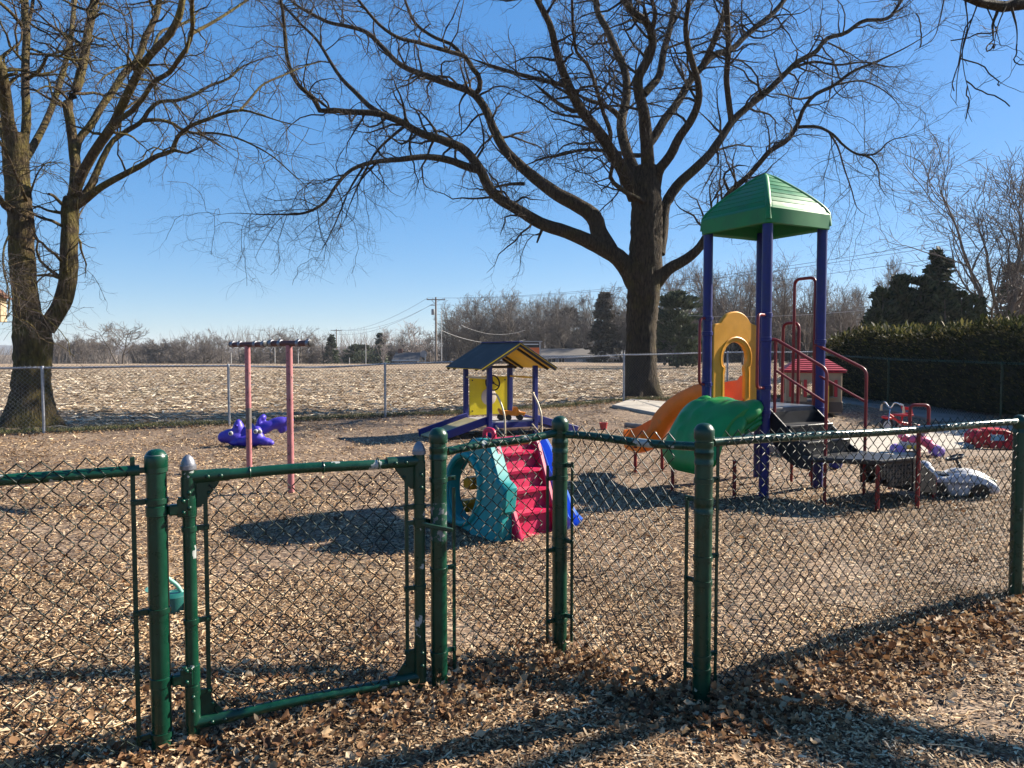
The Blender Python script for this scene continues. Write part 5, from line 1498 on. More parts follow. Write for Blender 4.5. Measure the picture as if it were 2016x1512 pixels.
    MB().box((.535, -1.22, .37), (.012, .56, .17)).build("riser", BLACK_STEP, root)
    MB().box((.895, -1.22, .165), (.012, .56, .16)).build("riser", BLACK_STEP, root)
    for y in (-1.52, -.93):
        o = [(.50, .50), (.60, .47), (.90, .29), (.93, .10), (.52, .16)]
        Mx = Matrix(((1, 0, 0, 0), (0, 0, -1, y), (0, 1, 0, 0), (0, 0, 0, 1)))
        MB().plate(o, [], .02, Mx, .003).build("stringer", BLACK_STEP, root)
    for (wx, wy, z1) in ((3.65, 7.30, .47), (4.11, 7.41, .80), (4.54, 7.86, .24), (4.29, 8.30, .24), (3.71, 9.1, .9)):
        q = TI @ Vector((wx, wy, 0))
        MB().lathe([(.021, -.2), (.021, z1)], (q.x, q.y, 0), 12).build("leg", RED_RAIL, root)
    q = TI @ Vector((4.11, 7.41, 0)); e = Vector((.075, -.05, 0))
    c = Vector((q.x, q.y, 0))
    loop = [c + Vector((0, 0, .78)) - e * .2, c - e + Vector((0, 0, .78)), c - e + Vector((0, 0, 1.05)), c + e + Vector((0, 0, 1.05)), c + e + Vector((0, 0, .78)), c + e * .2 + Vector((0, 0, .78))]
    MB().tube(bent(loop, .045) + [loop[0]], .016, 10).build("grab_loop", RED_RAIL, root)
    # handrails
    r1a, r1b = tl(1527, 668, 7.93), tl(1628, 727, 7.58); g1 = tl(1624, 995, 7.6)
    r2a, r2b = tl(1605, 678, 8.40), tl(1706, 728, 7.98); g2 = tl(1699, 980, 8.0)
    for a, b, g_, lo, src in ((r1a, r1b, g1, .33, F), (r2a, r2b, g2, .33, Vector((s, -s, 0)))):
        gp = Vector((b.x, b.y, -.15))
        MB().tube(bent([Vector((src.x, src.y, a.z)), a, b, gp], .07), .0165, 12).build("handrail", RED_RAIL, root)
        a2 = a - Vector((0, 0, lo)); b2 = b - Vector((0, 0, lo + .02))
        MB().tube([a2, b2], .0135, 10).build("lower_rail", RED_RAIL, root)
        MB().tube([a + Vector((0, 0, -.01)), Vector((a.x, a.y, .93))], .0165, 10).build("rail_upright", RED_RAIL, root)
    # loops on the far side of the deck
    for (pa, pb, top, z0) in (((1562, 8.78), (1603, 8.52), 2.44, .0), ((1541, 9.0), (1572, 8.8), 1.93, .95)):
        a = tl(pa[0], 700, pa[1]); b = tl(pb[0], 700, pb[1])
        MB().tube(bent([(a.x, a.y, z0 - .1 if z0 == 0 else z0), (a.x, a.y, top), (b.x, b.y, top), (b.x, b.y, z0 - .1 if z0 == 0 else z0)], .08), .018, 12).build("climbing_loop", RED_RAIL, root)
tower()

# ------------------------------------------------------------------ small roofed play shelter
BLUE_WOOD = M("deep_blue_plastic", (0.006, 0.012, 0.13), .48, .2, 6, .04, 60, dirt=((0.03, 0.03, 0.09), .66, 7))
SLATE = M("slate_grey_sheet", (0.066, 0.066, 0.066), .75, .25, 3, .05, 40, dirt=((0.095, 0.095, 0.095), .56, 3), spec=.15)
LEMON = M("lemon_yellow_sheet", (0.62, 0.50, 0.012), .40, .12, 4, .02, 60, dirt=((0.50, 0.42, 0.06), .62, 4))
OCHRE = M("amber_yellow_sheet", (0.62, 0.38, 0.02), .5, .15, 4)
BEIGE = M("cream_coated_steel", (0.52, 0.43, 0.29), .4, .15, 10)
BLACKP = M("black_plastic", (0.012, 0.012, 0.013), .4, .2, 20)
TRIM_DARK = M("dark_roof_batten", (0.02, 0.016, 0.018), .6, .3, 10)
PALE_FLOOR = M("pale_lilac_floor", (0.40, 0.38, 0.40), .55, .15, 6, dirt=((0.28, 0.25, 0.24), .55, 6))
TAN_RAMP = M("worn_tan_ramp", (0.36, 0.31, 0.17), .6, .2, 5, dirt=((0.25, 0.21, 0.13), .55, 6))
def shelter():
    root = thing("play_shelter", "low blue and yellow play shelter with a grey gable roof and steering wheel", "playhouse", (-.23, 14.07, 0), R(29))
    w, l = .485, .50
    for (x, y) in ((-w, -l), (w, -l), (-w, l), (w, l)):
        MB().box((x, y, .62), (.085, .085, 1.40), bev=.01).build("post", BLUE_WOOD, root)
    MB().box((0, 0, .285), (.96, .98, .03), bev=.005).build("floor_deck", PALE_FLOOR, root)
    for y in (-l, l): MB().box((0, y, .21), (.89, .05, .12), bev=.006).build("beam", BLUE_WOOD, root)
    # roof
    hx, zr, ze, y0, y1 = .80, 1.745, 1.275, -.80, .76
    roof = MB().beam((0, y0 + .01, zr + .012), (0, y1 - .01, zr + .012), .09, .02).build("ridge_cap", BLUE_WOOD, root)
    for sx in (-1, 1):
        sl = math.atan2(zr - ze, hx); ln = math.hypot(hx, zr - ze)
        m = Matrix.Rotation(sx * sl, 3, 'Y')
        cx, cz = sx * hx / 2, (zr + ze) / 2
        r_ = MB().box((cx, (y0 + y1) / 2, cz), (ln, y1 - y0, .014), m, .003).build("roof_slope", SLATE, root)
        nrm = m @ Vector((0, 0, 1))
        c2 = Vector((cx, (y0 + y1) / 2, cz)) - nrm * .018
        MB().box(c2, (ln * .98, (y1 - y0) * .985, .016), m, .003).build("ceiling", OCHRE if sx > 0 else LEMON, r_)
        for y in (y0 + .03, -.50, .46, y1 - .03):
            c3 = Vector((cx, y, cz)) - nrm * .047
            MB().box(c3, (ln * .97, .045, .04), m, .004).build("rafter", TRIM_DARK, r_)
    MB().box((0, .46, ze + .0), (1.1, .03, .05), bev=.004).build("collar_tie", TRIM_DARK, root)
    # back panel, wheel, disc
    MB().box((0, l - .02, .715), (.84, .022, .75), bev=.02).build("wheel_panel", LEMON, root)
    mb = MB()
    for (x, z) in ((-.36, .42), (.36, .42), (-.36, 1.02), (.36, 1.02)): mb.tube([(x, l - .03, z), (x, l - .042, z)], .014, 8)
    mb.build("bolt", BLACKP, root)
    wc = Vector((.02, l - .16, .97))
    ax = Vector((0, -1, .25)).normalized()
    wh = MB().torus(wc, .15, .015, ax, 28, 8)
    u = Vector((1, 0, 0)); v_ = ax.cross(u)
    for a in (90, 210, 330):
        wh.tube([wc, wc + (u * math.cos(R(a)) + v_ * math.sin(R(a))) * .15], .012, 8)
    wh.ell(wc, (.04, .04, .03)); wh.tube([wc, (.02, l - .02, .93)], .018, 8)
    wh.build("steering_wheel", BLACKP, root)
    MB().lathe([(.165, 0), (.165, .008), (.158, .012), (0, .013)], (0, l - .033, .69), 32, (0, -1, 0)).build("round_plate", M("cream_disc", (.50, .43, .36), .5, .1, 6), root)
    # side rails
    for sx in (-1, 1):
        MB().tube([(sx * w, -l, 1.09), (sx * w, l, 1.09)], .018, 10).build("side_rail", BEIGE if sx < 0 else OCHRE, root)
    # ramps to both sides
    for sx in (-1, 1):
        a = Vector((sx * (w + .02), 0, .30)); b = Vector((sx * 1.48, 0, .02))
        for y in (-.45, .45):
            MB().beam(a + Vector((-sx * .03, y, .03)), b + Vector((0, y, .03)), .05, .14, bev=.008).build("ramp_side", BLUE_WOOD, root)
        MB().beam(a + Vector((0, 0, .0)), b + Vector((-sx * .02, 0, 0)), .84, .025, bev=.004).build("ramp_board", TAN_RAMP, root)
    # front step, hand hoops and struts
    MB().box((0, -l - .16, .16), (.70, .20, .035), bev=.006).build("step", M("brown_step", (.06, .035, .025), .7, .3, 10), root)
    for x in (-.37, .40):
        MB().tube(bent([(x - .10 if x < 0 else x + .07, -l, .80), (x, -l - .06, .81), (x + .03, -l - .20, .62), (x + .03, -l - .32, .42), (x + .03, -l - .34, -.1)], .07), .017, 10).build("hand_hoop", BEIGE, root)
        MB().tube([(x, -l + .02, .25), (x + .03, -l - .33, .03)], .013, 8).build("strut", BEIGE, root)
shelter()

# toy lorry on its floor
TOY_ORANGE = M("toy_orange", (.72, .22, .012), .4, .12, 12)
def toy_truck():
    p = at(998, 826, 13.72); root = thing("toy_truck", "orange toy dump truck with black wheels on the shelter floor", "toy", (p.x, p.y, .30), R(10))
    o = [(-.14, 0), (.13, 0), (.17, .13), (.12, .13), (.10, .085), (-.12, .10), (-.17, .14), (-.19, .10)]
    Mx = Matrix(((1, 0, 0, .02), (0, 0, -1, 0), (0, 1, 0, .085), (0, 0, 0, 1)))
    MB().plate(o, [], .16, Mx, .01).build("dump_bed", TOY_ORANGE, root)
    MB().plate([(.08, 0), (.30, 0), (.33, .06), (.22, .08), (.17, .16), (.10, .16)], [], .14, Mx, .01).build("cab", TOY_ORANGE, root)
    for x in (-.12, .02, .24):
        for y in (-.085, .085):
            MB().lathe([(.02, -.02), (.048, -.022), (.055, -.012), (.055, .012), (.048, .022), (.02, .02)], (x, y, .055), 14, (0, 1, 0)).build("wheel", BLACKP, root)
toy_truck()

# ------------------------------------------------------------------ teal and pink toddler climber
TEAL = M("teal_plastic", (0.003, 0.20, 0.20), .5, .14, 4, .03, 60, dirt=((0.01, 0.20, 0.23), .58, 4))
PINK = M("magenta_plastic", (0.44, 0.010, 0.06), .40, .14, 4, .03, 60, dirt=((0.42, 0.02, 0.09), .58, 4))
BLUEP = M("bright_blue_plastic", (0.045, 0.16, 0.62), .42, .12, 4, .03, 60)
MUSTARD = M("mustard_plastic", (0.50, 0.24, 0.015), .45, .15, 4)
def climber():
    C0 = gnd(1010, 1068, .0)
    C0 = C0 - Vector((math.cos(R(37)), math.sin(R(37)), 0)) * .155
    root = thing("toddler_climber", "teal and magenta plastic toddler climber with an oval crawl hole behind the fence", "climber", C0, R(40))
    def yz(x, lean=0.0):
        """plate plane: (y, z) drawn, leaning inwards towards +x with height"""
        return Matrix(((0, lean, 1, x), (1, 0, 0, 0), (0, 1, 0, 0), (0, 0, 0, 1)))
    out = [(0.0, .0), (-.015, .04), (.0, .24), (-.035, .27), (-.035, .46), (.0, .49), (.07, .52), (.16, .68), (.24, .81), (.28, .835), (.46, .835), (.52, .81), (.66, .66), (.84, .42), (.95, .26), (1.0, .12), (1.0, .06), (.97, .02), (.90, .04), (.62, .055), (.42, .02), (.38, .0)]
    hole = [(.54 + .225 * math.cos(a), .385 + .275 * math.sin(a) + .02 * math.cos(a)) for a in [2 * math.pi * i / 26 for i in range(26)]]
    MB().plate(out, [hole], .15, yz(.075, .10), .022).build("side_panel", TEAL, root)
    rim = [(.54 + .25 * math.cos(a), .385 + .30 * math.sin(a)) for a in [2 * math.pi * i / 30 for i in range(31)]]
    mb = MB(); m = yz(-.002, .10); mb.tube([m @ Vector((p[0], p[1], 0)) for p in rim], .028, 8, caps=False); mb.build("hole_rim", TEAL, root)
    # stepped ladder face between two rims
    x0, x1 = .16, .65
    steps = [(-.05, 0.0), (-.05, .02), (.02, .04), (.035, .19), (.0, .20), (.0, .225), (.085, .235), (.10, .37), (.065, .38), (.065, .405), (.15, .415), (.17, .53), (.135, .54), (.135, .565), (.215, .575), (.235, .68), (.20, .69), (.20, .715), (.27, .725), (.29, .80), (.27, .815), (.50, .815), (.50, .78), (.33, .78), (.12, .0)]
    m = Matrix(((0, 0, 1, (x0 + x1) / 2), (1, 0, 0, 0), (0, 1, 0, 0), (0, 0, 0, 1)))
    MB().plate(steps, [], x1 - x0, m, .004).build("ladder_face", PINK, root, angle=35)
    for x in (x0 + .012, x1 - .012):
        o = [(-.09, 0), (-.10, .05), (-.02, .24), (.02, .30), (.20, .76), (.25, .84), (.31, .84), (.30, .76), (.10, .30), (.06, .22), (.0, .02), (.0, 0)]
        m = Matrix(((0, 0, 1, x), (1, 0, 0, 0), (0, 1, 0, 0), (0, 0, 0, 1)))
        MB().plate(o, [], .055, m, .012).build("ladder_rim", PINK, root)
    # grip loops at the top
    mb = MB(); mb.tube(bent([(.20, .30, .80), (.20, .30, .91), (.20, .43, .91), (.20, .43, .80)], .06), .022, 10); mb.build("grip", PINK, root)
    # blue slide leaning off the far side
    path = [(.70, .36, .80), (.72, .30, .72), (.75, .20, .48), (.79, .10, .25), (.82, .03, .09), (.835, -.04, .035)]
    pr = [(-.08, .08), (-.10, .05), (-.08, -.03), (.08, -.03), (.10, .05), (.08, .08), (.06, .07), (.05, .0), (-.05, .0), (-.06, .07)]
    A_ = catmull(np.array(path), 22)
    MB().sweep([tuple(p) for p in A_], pr).build("slide", BLUEP, root, angle=50)
    out = [(.02, .0), (.33, .80), (.50, .80), (.97, .04), (.95, .0)]
    MB().plate(out, [], .06, Matrix(((0, -.02, 1, .69), (1, 0, 0, 0), (0, 1, 0, 0), (0, 0, 0, 1))), .015).build("side_panel", BLUEP, root)
    for (z, y) in ((.18, .74), (.40, .66), (.60, .58)):
        MB().box((.40, y, z), (.48, .12, .11), bev=.025).build("rear_step", MUSTARD, root)
    MB().box((.40, .42, .785), (.48, .30, .04), bev=.01).build("top_shelf", MUSTARD, root)
climber()

# ------------------------------------------------------------------ purple dragon rocker (soft moulded shape: blended ellipsoids)
def blend(name, parts, mat, parent, voxel=.018, smooth_it=6):
    mb = MB()
    for p in parts: mb.ell(p[0], p[1], p[2] if len(p) > 2 else None, 16, 11)
    o = mb.build(name, mat, parent, angle=180)
    rm = o.modifiers.new("blend", 'REMESH'); rm.mode = 'VOXEL'; rm.voxel_size = voxel; rm.use_smooth_shade = True
    sm = o.modifiers.new("soften", 'SMOOTH'); sm.factor = .5; sm.iterations = smooth_it
    return o
VIOLET = M("violet_plastic", (0.055, 0.035, 0.34), .42, .14, 4, .03, 60, dirt=((0.075, 0.05, 0.30), .58, 5))
EYE_W = M("painted_cream", (.62, .58, .48), .5, .1, 10)
def RY(a): return Matrix.Rotation(R(a), 3, 'Y')
def RZ(a): return Matrix.Rotation(R(a), 3, 'Z')
def dragon():
    p = gnd(505, 879)
    root = thing("dragon_rocker", "purple moulded dragon teeter rocker with painted eyes beyond the pink poles", "rocker", p, R(6))
    # long axis x: head at -x; second head at the front middle; tail rising at +x
    parts = [((-.40, .05, .17), (.20, .15, .13)), ((-.53, .03, .16), (.10, .12, .10)), ((-.47, .0, .23), (.05, .08, .05)), ((-.30, .06, .28), (.10, .12, .15)), ((-.30, .06, .40), (.055, .07, .055)),
             ((-.10, .10, .20), (.22, .13, .13), RY(-14)), ((.10, .14, .29), (.24, .13, .10), RY(-24)), ((.30, .18, .37), (.20, .12, .10), RY(-16)), ((.49, .2, .41), (.09, .08, .07), RY(-20)),
             ((.02, .16, .40), (.045, .12, .12), RY(20)), ((.08, .17, .47), (.05, .09, .06)), ((.40, .2, .30), (.08, .08, .12), RY(30)), ((-.12, .16, .30), (.06, .1, .08)),
             ((.03, -.22, .16), (.16, .12, .13)), ((.06, -.22, .28), (.085, .09, .09)), ((.20, -.26, .11), (.11, .10, .07)), ((.29, -.27, .09), (.06, .06, .05)), ((-.08, -.08, .10), (.22, .16, .10)), ((-.28, .0, .07), (.16, .14, .07))]
    blend("body", parts, VIOLET, root)
    for (x, y, z) in ((-.385, -.105, .235), (.065, -.315, .285), (.125, -.30, .28)):
        e = MB().ell((x, y, z), (.038, .016, .038)).build("eye", EYE_W, root)
        MB().ell((x - .008, y - .014, z), (.016, .010, .020)).build("pupil", BLACKP, e)
    MB().tube([(-.30, -.05, .34), (-.30, -.10, .36), (-.30, .18, .36)], .014, 8).build("grip", VIOLET, root)
dragon()

# ------------------------------------------------------------------ two pink T poles
PINKPOST = M("faded_pink_paint", (0.34, 0.125, 0.13), .55, .2, 6, .1, 60, chips=((0.10, 0.055, 0.045), .61, 22), dirt=((0.33, 0.17, 0.16), .5, 3))
RUSTBAR = M("oxblood_worn_pipe", (0.085, 0.035, 0.032), .6, .3, 12, .15, 60, dirt=((0.16, 0.10, 0.09), .56, 9))
def tpole(px, Y, label):
    b = gnd(px, 690 + EYE * FPX / Y)
    root = thing("swing_post", label, "post", (b.x, b.y, 0), R(154), "pink swing posts")
    MB().lathe([(.037, -.2), (.037, 1.66)], (0, 0, 0), 16).build("pole", PINKPOST, root)
    MB().lathe([(.0375, .55), (.0378, .56), (.0378, .82), (.0375, .83)], (0, 0, 0), 16).build("bare_patch", M("greyed_patch", (.12, .10, .09), .6, .3, 20), root) if px < 530 else None
    L_ = .30
    MB().tube([(-L_, 0, 1.68), (L_ * .95, 0, 1.68)], .034, 16).build("crossbar", RUSTBAR, root)
    for x in (-L_, L_ * .95):
        MB().lathe([(.038, -.02), (.038, .02), (.032, .022), (.0, .023)], (x, 0, 1.68), 16, (1 if x > 0 else -1, 0, 0)).build("end_cap", BLACKP, root)
    for x in (-.285, -.14, .13, .265):
        mb = MB()
        mb.lathe([(.035, -.022), (.041, -.02), (.041, .02), (.035, .022)], (x, 0, 1.68), 14, (1, 0, 0))
        mb.ell((x, 0, 1.722), (.02, .02, .012), n=8, m=5)
        c = mb.build("clamp", SILVER, root)
        h = MB(); h.torus((x, 0, 1.628), .016, .004, (1, 0, 0), 12, 6)
        h.tube([(x, 0, 1.614), (x, .012, 1.60), (x, .012, 1.585), (x, -.004, 1.575), (x, -.012, 1.585)], .0045, 6)
        h.build("hook", SILVER, c)
tpole(491, 9.9, "pink T-shaped pole standing farther left with a dark worn patch")
tpole(573, 8.44, "pink T-shaped pole standing nearer, in front of the rocker's tail")
# ------------------------------------------------------------------ ride-on toys and small things
def P_(name, hexa): return M(name, hexa, .42, .14, 8, dirt=(tuple(c * .8 for c in hexa), .6, 9))
REDP = P_("red_toy_plastic", (.42, .010, .018)); WHITEP = P_("white_toy_plastic", (.42, .42, .43)); PINKP = P_("pink_toy_plastic", (.62, .10, .20))
LILAC = P_("lilac_toy_plastic", (.28, .17, .46)); TOYYEL = P_("yellow_toy_plastic", (.68, .46, .06)); MINT = P_("mint_toy_plastic", (.16, .40, .30))
DTEAL = P_("dark_teal_plastic", (.012, .10, .085)); CREAMP = P_("cream_toy_plastic", (.62, .54, .36)); SKYP = P_("pale_blue_plastic", (.20, .38, .44))
CHROME = M("chrome_tube", (.55, .55, .56), .2, .1, 20, metallic=.9)
def wheel(root, c, r, w, ax, tyre, hub, spokes=0, name="wheel"):
    o = MB().lathe([(r * .62, -w / 2), (r * .93, -w / 2), (r, -w * .28), (r, w * .28), (r * .93, w / 2), (r * .62, w / 2)], c, 22, ax, close=True).build(name, tyre, root)
    mb = MB().lathe([(0, -w * .30), (r * .60, -w * .34), (r * .64, 0), (r * .60, w * .34), (0, w * .42)], c, 20, ax)
    mb.build("rim", hub, o)
    if spokes:
        mb = MB(); A = Vector(ax).normalized(); u = Vector((0, 0, 1)) if abs(A.z) < .9 else Vector((1, 0, 0)); v = A.cross(u)
        for k in range(spokes):
            a = 6.283 * k / spokes
            mb.tube([Vector(c) + A * w * .44 * s_ + (u * math.cos(a) + v * math.sin(a)) * r * .1 for s_ in (1,)] + [Vector(c) + A * w * .44 + (u * math.cos(a) + v * math.sin(a)) * r * .6], .008, 6)
        mb.build("spoke", CHROME, o)
    return o
def tricycle():
    p = gnd(1766, 851, .07); p.z = th(p.x, p.y) + .07
    root = thing("tricycle", "red child's tricycle with streamers on its handlebar, parked on the slab", "tricycle", p, R(18))
    wheel(root, (-.25, 0, .155), .155, .04, (0, 1, 0), BLACKP, WHITEP)
    for y in (-.17, .17): wheel(root, (.22, y, .10), .10, .04, (0, 1, 0), BLACKP, WHITEP)
    mb = MB()
    mb.tube(bent([(-.20, 0, .36), (-.10, 0, .30), (.06, 0, .20), (.24, 0, .17)], .08), .026, 10)
    mb.tube([(.22, -.17, .10), (.22, .17, .10)], .013, 8)
    mb.tube([(.10, 0, .2), (.12, 0, .33)], .018, 8)
    mb.build("frame", REDP, root)
    mb = MB(); mb.tube([(-.17, 0, .46), (-.24, -.04, .30), (-.25, -.04, .155)], .012, 8); mb.tube([(-.24, .04, .30), (-.25, .04, .155)], .012, 8); mb.build("fork", CHROME, root)
    MB().ell((-.25, 0, .30), (.13, .045, .035), RY(10)).build("mudguard", REDP, root)
    MB().plate([(-.14, -.1), (.0, -.13), (.16, -.13), (.16, .13), (0, .13), (-.14, .1)], [], .03, Matrix.Translation((.10, 0, .345)), .01).build("seat", REDP, root)
    mx = Matrix.Translation((.235, 0, .41)) @ Matrix.Rotation(R(68), 4, 'Y')
    MB().plate([(-.09, -.12), (.07, -.11), (.09, -.06), (.09, .06), (.07, .11), (-.09, .12)], [[(-.03, -.06), (-.03, .06), (.03, .06), (.03, -.06)]], .022, mx, .006).build("seat_back", REDP, root)
    MB().box((.34, 0, .15), (.16, .26, .03), bev=.01).build("rear_step", REDP, root)
    mb = MB(); mb.tube(bent([(-.16, -.22, .56), (-.19, -.12, .60), (-.17, 0, .46), (-.19, .12, .60), (-.10, .22, .55)], .08), .011, 8); mb.build("handlebar", CHROME, root)
    for y, x in ((-.24, -.155), (.24, -.095)):
        MB().tube([(x, y * .85, .565), (x + .01, y * 1.12, .55)], .017, 8).build("grip", WHITEP if y < 0 else BLACKP, root)
        mb = MB()
        for k in range(5): mb.tube([(x + .01, y * 1.12, .55), (x - .02 + .01 * k, y * 1.2, .50), (x - .03 + .014 * k, y * 1.22, .40 + .01 * (k % 2))], .004, 4)
        mb.build("streamer", CREAMP, root)
    for y in (-.09, .09): MB().box((-.25, y, .155 + (.06 if y > 0 else -.06)), (.07, .07, .02), bev=.005).build("pedal", REDP, root)
tricycle()
def white_car():
    p = gnd(1880, 977); root = thing("ride_on_car", "white ride-on toy car with black wheels beside the tower's lowest step", "toy car", p, R(-14))
    prof = [(-.36, .10), (-.37, .26), (-.345, .33), (-.29, .345), (-.24, .30), (-.21, .25), (-.10, .24), (-.04, .27), (.06, .285), (.18, .265), (.29, .215), (.37, .15), (.385, .11), (.36, .075), (.28, .07), (.27, .12), (.19, .155), (.11, .12), (.10, .07), (-.13, .07), (-.14, .12), (-.22, .155), (-.30, .12), (-.31, .07)]
    fr = catmull(np.array(prof + [prof[0]]), 60)[:-1]
    b = MB().plate([tuple(p) for p in fr], [], .36, Matrix(((1, 0, 0, 0), (0, 0, -1, 0), (0, 1, 0, 0), (0, 0, 0, 1))), .028).build("body", WHITEP, root, angle=60)
    MB().ell((.12, 0, .25), (.20, .15, .06), RY(8)).build("bonnet", WHITEP, b)
    MB().ell((-.30, 0, .335), (.05, .16, .045)).build("seat_back", WHITEP, root)
    MB().box((-.15, 0, .245), (.12, .24, .02), bev=.008).build("seat_well", BLACKP, root)
    for (x, y) in ((-.22, -.165), (.19, -.165), (-.22, .165), (.19, .165)):
        wheel(root, (x, y, .088), .088, .06, (0, 1, 0), BLACKP, BLACKP, 8)
    mb = MB(); mb.torus((-.01, 0, .43), .085, .014, (-.35, 0, 1), 22, 8); mb.tube([(.06, 0, .29), (-.01, 0, .43)], .016, 8); mb.tube([(-.06, -.05, .41), (.04, .05, .45)], .012, 6); mb.build("steering_wheel", BLACKP, root)
    for y in (-.09, .09):
        MB().ell((.325, y, .19), (.05, .045, .035)).build("headlight", CREAMP, root)
    MB().plate([(-.06, -.02), (.06, -.02), (.05, .02), (-.05, .02)], [], .02, Matrix.Translation((.385, 0, .115)) @ Matrix.Rotation(R(90), 4, 'Y') @ Matrix.Rotation(R(90), 4, 'Z'), .004).build("grille", BLACKP, root)
white_car()
def pink_rider():
    p = gnd(1803, 897, .0); p.z = th(p.x, p.y) + .0
    root = thing("ride_on_toy", "pink ride-on toy with lilac wheels and an orange handle near the slab's edge", "ride-on toy", p, R(-16))
    parts = [((0, 0, .25), (.22, .12, .07)), ((.12, 0, .22), (.16, .10, .07), RY(30)), ((-.18, 0, .30), (.08, .11, .05)), ((.20, 0, .16), (.10, .09, .07), RY(40))]
    blend("body", parts, PINKP, root, .015, 6)
    MB().plate([(-.26, .06), (-.20, .22), (.02, .22), (.06, .10), (.0, .05), (-.05, .11), (-.14, .11), (-.19, .05)], [], .20, Matrix(((1, 0, 0, 0), (0, 0, -1, 0), (0, 1, 0, 0), (0, 0, 0, 1))), .015).build("side_skirt", WHITEP, root)
    for x in (-.02, -.12): MB().ell((x, -.11, .15), (.035, .02, .035)).build("badge", TOYYEL, root)
    for (x, r) in ((-.26, .085), (.28, .09)):
        for y in (-.10, .10): MB().lathe([(0, -.05), (r * .7, -.05), (r, -.02), (r, .02), (r * .7, .05), (0, .05)], (x, y, r), 18, (0, 1, 0)).build("wheel", LILAC, root)
    MB().tube([(.10, 0, .27), (.08, 0, .40)], .03, 10).build("column", WHITEP, root)
    MB().tube([(.08, -.14, .41), (.08, .14, .41)], .024, 10).build("handlebar", P_("toy_handle_orange", (.70, .26, .02)), root)
    MB().ell((.10, 0, .37), (.05, .06, .035)).build("horn_boss", SKYP, root)
pink_rider()
def coupe():
    p = gnd(1950, 876, .04); p.z = th(p.x, p.y) + .0
    root = thing("toy_coupe", "red toy car lying on its side with a pale blue window at the slab's edge", "toy car", p, R(-6))
    arch = [(-.33, .0), (-.33, .20), (-.26, .28), (-.10, .31), (.12, .31), (.26, .26), (.33, .16), (.33, .06), (.26, .0), (.20, .07), (.12, .07), (.07, .0), (-.08, .0), (-.13, .06), (-.21, .06), (-.26, .0)]
    win = [(-.10, .13), (.13, .13), (.10, .25), (-.09, .25)]
    Mx = Matrix(((1, 0, 0, 0), (0, 0, -1, 0), (0, 1, 0, 0), (0, 0, 0, 1)))
    for y in (-.17, .17):
        MB().plate(arch, [win], .05, Matrix.Translation((0, y, .02)) @ Mx, .014).build("body_side", REDP, root)
    MB().ell((-.22, 0, .17), (.15, .19, .155)).build("bonnet", REDP, root)
    MB().box((.02, 0, .315), (.36, .33, .035), bev=.014).build("roof", REDP, root)
    MB().box((.015, -.165, .19), (.22, .03, .115), bev=.008).build("window", SKYP, root)
    MB().box((.20, -.10, .09), (.16, .22, .08), bev=.02).build("seat", WHITEP, root)
    for x in (.17,):
        MB().lathe([(0, -.03), (.07, -.03), (.08, 0), (.07, .03), (0, .03)], (x, -.215, .09), 18, (0, 1, 0)).build("wheel", REDP, root)
    MB().lathe([(.05, -.03), (.125, -.03), (.135, 0), (.125, .03), (.05, .03)], (.37, 0, .16), 20, (1, 0, .2), close=True).build("wheel", TOYYEL, root)
coupe()
def watering_can():
    p = gnd(345, 1209); root = thing("watering_can", "dark teal toy watering can with a mint handle behind the gate's hinges", "watering can", p, R(8))
    MB().lathe([(.085, 0), (.10, .01), (.105, .08), (.10, .15), (.085, .165), (.05, .17), (.045, .165)], (0, 0, 0), 22).build("body", DTEAL, root)
    MB().tube(bent([(-.085, -.02, .15), (-.12, -.03, .26), (-.06, -.02, .30), (.02, 0, .22), (.05, 0, .165)], .06), .016, 10).build("handle", MINT, root)
    MB().tube([(-.10, -.06, .05), (-.15, -.09, .15), (-.13, -.12, .22)], [.022, .017, .014], 10).build("spout", MINT, root)
    MB().lathe([(.02, 0), (.036, .03), (.0, .034)], (-.13, -.12, .215), 14, (-.1, -.4, 1)).build("rose", MINT, root)
    MB().ell((.11, -.04, .07), (.03, .05, .055)).build("flower_badge", TOYYEL, root)
    MB().torus((0, 0, .012), .095, .014, (0, 0, 1), 20, 6).build("foot_ring", CREAMP, root)
watering_can()
bpy.data.objects['watering_can'].scale = (.8, .8, .8)
def bucket():
    p = gnd(1648, 924); root = thing("toy_bucket", "small blue toy bucket tipped over under the tower's platform", "bucket", (p.x, p.y, th(p.x, p.y)), R(25))
    m = (.35, 0, .94)
    MB().lathe([(.0, .0), (.075, .0), (.098, .17), (.104, .17), (.104, .18), (.094, .18), (.07, .012), (0, .012)], (-.05, 0, .01), 20, (.30, .0, .95)).build("pail", BLUE_WOOD, root)
    MB().tube(bent([(-.10, .0, .20), (-.02, -.1, .26), (.10, -.0, .16)], .08), .006, 6).build("handle", CREAMP, root)
bucket()
def red_scoop():
    p = gnd(1188, 846); root = thing("toy_bucket", "small faded red toy pail on the chips beyond the tower's slide", "toy", (p.x, p.y, th(p.x, p.y)), R(0))
    MB().lathe([(.06, 0), (.085, .13), (.09, .13), (.09, .142), (.08, .142), (.054, .012), (0, .012)], (0, 0, 0), 16).build("pail", P_("faded_red_plastic", (.40, .05, .05)), root)
    MB().tube(bent([(-.085, 0, .13), (-.05, -.03, .20), (.05, -.03, .20), (.085, 0, .13)], .04), .006, 6).build("handle", CREAMP, root)
red_scoop()
